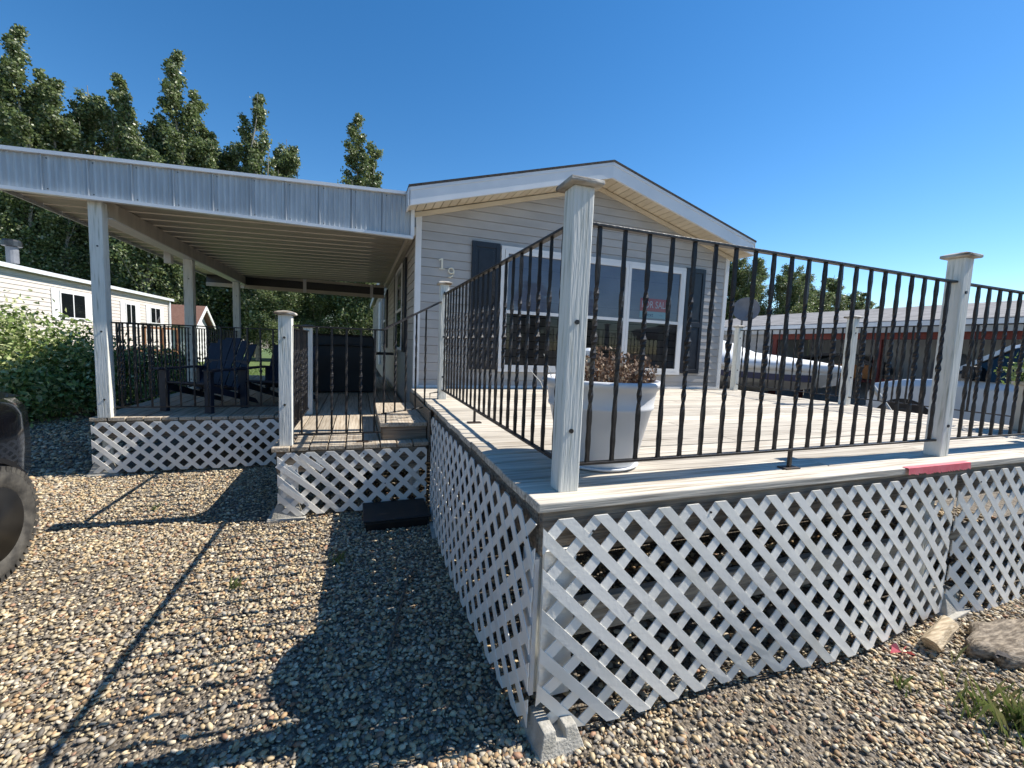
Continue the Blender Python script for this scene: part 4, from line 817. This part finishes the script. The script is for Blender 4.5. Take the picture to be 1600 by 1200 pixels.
for a, b in ((6.3, 8.15), (8.3, 11.3)):
    ys = [a+(b-a)*k/6 for k in range(7)]; hw = np.interp(ys, [s[0] for s in bs], [s[1] for s in bs])
    MB().loft([[(10.6-h_-.022, y, .93), (10.6-h_-.022, y, 1.09), (10.6-h_+.03, y, 1.09), (10.6-h_+.03, y, .93)] for y, h_ in zip([q+BY for q in ys], hw)]).build('blue_stripe', 'blue', boat)
ct = [(5.86, .05, 1.34, 1.36), (6.4, .45, 1.33, 1.44), (7.2, .82, 1.33, 1.52), (8.2, 1.0, 1.33, 1.62), (9.0, 1.06, 1.32, 1.88), (9.8, 1.06, 1.31, 2.05), (11.35, 1.03, 1.28, 1.75)]
MB().loft([[(10.6-hw-.02, y, zg-.14), (10.6-hw-.01, y, zg+.01), (10.6-hw*.6, y, zg+.55*(zt-zg)), (10.6, y, zt), (10.6+hw*.6, y, zg+.55*(zt-zg)), (10.6+hw+.01, y, zg+.01), (10.6+hw+.02, y, zg-.14)] for y, hw, zg, zt in [(q[0]+BY, *q[1:]) for q in ct]]).build('cover', 'cover', boat, True)
MB().box(10.0, 11.2, 7.4, 12.0, .36, .44).build('trailer_frame', 'grey', boat); MB().bar((10.6, 7.4, .40), (10.6, 5.9, .45), .08, .08).build('trailer_tongue', 'grey', boat)
for x in (9.75, 11.45): MB().loft([[(x+dx, 10.1+.33*math.cos(t), .33+.33*math.sin(t)) for t in [2*math.pi*j/24 for j in range(24)]] for dx in (-.09, .09)]).build('trailer_wheel', 'tyre', boat)
tr = thing('pickup_truck', 'white pickup truck parked beside the far railing', 'truck', (9.7, 2.6, 0))
TX0, TX1 = 8.85, 10.65
def tsec(y, zb, zt, ins=0): return [(TX0+ins+.03, y, zb), (TX0+ins, y, zb+.2), (TX0+ins, y, zt-.12), (TX0+ins+.10, y, zt), (TX1-ins-.10, y, zt), (TX1-ins, y, zt-.12), (TX1-ins, y, zb+.2), (TX1-ins-.03, y, zb)]
MB().loft([tsec(5.15, .55, 1.02, .10), tsec(5.05, .45, 1.12, .03), tsec(4.6, .45, 1.22), tsec(3.75, .45, 1.30), tsec(3.7, .42, 1.28), tsec(1.6, .42, 1.28), tsec(1.55, .42, 1.25), tsec(-.3, .5, 1.25)]).build('body', 'truck', tr, bevel=.02)
MB().loft([[(TX0+i_, y, z) for i_, z in ((.06, 1.27), (.22, zt))]+[(TX1-i_, y, z) for i_, z in ((.22, zt), (.06, 1.27))] for y, zt in ((4.1, 1.29), (3.35, 1.80), (2.0, 1.84), (1.7, 1.78), (1.62, 1.29))]).build('cab_glass', 'carglass', tr)
MB().loft([[(TX0+.19, y, zt-.01), (TX0+.26, y, zt+.05), (TX1-.26, y, zt+.05), (TX1-.19, y, zt-.01)] for y, zt in ((3.45, 1.76), (3.2, 1.83), (2.0, 1.87), (1.66, 1.80))]).build('roof_panel', 'truck', tr, bevel=.015)
for x in (TX0+.10, TX1-.10):
    s_ = 1 if x > 9.7 else -1
    for (ya, za), (yb, zb_) in (((4.12, 1.28), (3.38, 1.80)), ((2.62, 1.28), (2.62, 1.82)), ((1.66, 1.28), (1.74, 1.78))): MB().bar((x+.03*s_, ya, za), (x-.09*s_, yb, zb_), .06, .05, (1, 0, 0)).build('pillar', 'truck', tr)
    MB().box(min(x, x+s_*.25)-.0, max(x, x+s_*.25), 3.62, 3.76, 1.30, 1.50).build('mirror', 'black', tr, bevel=.02)
    MB().box(x+s_*.101-.004, x+s_*.101+.004, 2.58, 2.60, .5, 1.25).build('door_seam', 'black', tr); MB().box(x+s_*.105-.012, x+s_*.105+.012, 2.68, 2.86, 1.08, 1.11).build('door_handle', 'black', tr)
    for y in (4.5, .75):
        MB().loft([[(x+s_*dx, y+.47*math.cos(t), .42+.47*math.sin(t)) for t in [math.pi*j/16 for j in range(17)]] for dx in (.02, .106)]).build('wheel_well', 'black', tr)
        wl = MB().loft([[(x+s_*dx, y+r*math.cos(t), .38+r*math.sin(t)) for t in [2*math.pi*j/28 for j in range(28)]] for dx, r in ((-.12, .36), (.09, .38), (.115, .33))]).build('tyre', 'tyre', tr)
        MB().loft([[(x+s_*dx, y+r*math.cos(t), .38+r*math.sin(t)) for t in [2*math.pi*j/20 for j in range(20)]] for dx, r in ((.116, .23), (.125, .20))]).build('rim', 'alloy', wl)
MB().box(TX0+.12, TX1-.12, 5.10, 5.22, .48, .66).build('bumper', 'grey', tr)
MB().box(TX0+.45, TX1-.45, 5.08, 5.15, .72, .98).build('grille', 'black', tr)
for x in (TX0+.28, TX1-.28): MB().box(x-.14, x+.14, 5.02, 5.13, .80, .98).build('headlight', 'glass', tr)
pb = thing('planter_box', 'tan planter box with a leafy green plant on the far deck corner', 'planter', (5.79, 1.95, D))
MB().loft([[(5.68-i_, 1.84-i_, z), (5.90+i_, 1.84-i_, z), (5.90+i_, 2.06+i_, z), (5.68-i_, 2.06+i_, z)] for z, i_ in ((D, 0), (D+.42, .015))]).build('box', 'pan', pb, bevel=.008)
MB().box(5.65, 5.93, 1.81, 2.09, D+.421, D+.45).build('rim', 'pan', pb)
P = RNG.normal(size=(1500, 3))*np.array((.09, .09, .06))+np.array((5.79, 1.95, D+.52)); P[:, 2] = np.maximum(P[:, 2], D+.43)
cloudobj('foliage', P, .05, VP_, VQ, 'shrubleaf', pb)
dish = thing('satellite_dish', 'grey satellite dish on a thin mast beside the house corner', 'satellite dish', (8.0, 7.2, 0))
inst('reflector', MB().lathe([(.005, 0), (.13, .02), (.25, .07), (.265, .085), (.25, .08), (.13, .03), (.005, .01)], 28).mesh('reflector', 'grey', True), (7.95, 7.08, 2.50), dish, rot=(math.radians(78), 0, math.radians(-45)))
MB().tube([(8.0, 7.2, 0), (8.0, 7.2, 2.4), (7.96, 7.12, 2.52)], .022, 8).build('mast', 'grey', dish); MB().tube([(7.95, 7.08, 2.34), (7.72, 6.75, 2.42)], .01, 6).build('feed_arm', 'grey', dish)
pp = tag(MB().tube([(7.4, 3.75, .55), (7.15, 4.05, 1.15)], .03, 8).build('leaning_pipe', 'pvc', org=(7.4, 3.75, 0)), 'pale pipe leaning up in front of the white truck', 'pipe')
pp2 = tag(MB().tube([(7.55, 3.57, 0), (7.4, 3.75, .56)], .028, 8).build('pipe_stub', 'pvc', org=(7.55, 3.57, 0)), 'lower pale pipe propped on the ground by the truck', 'pipe')
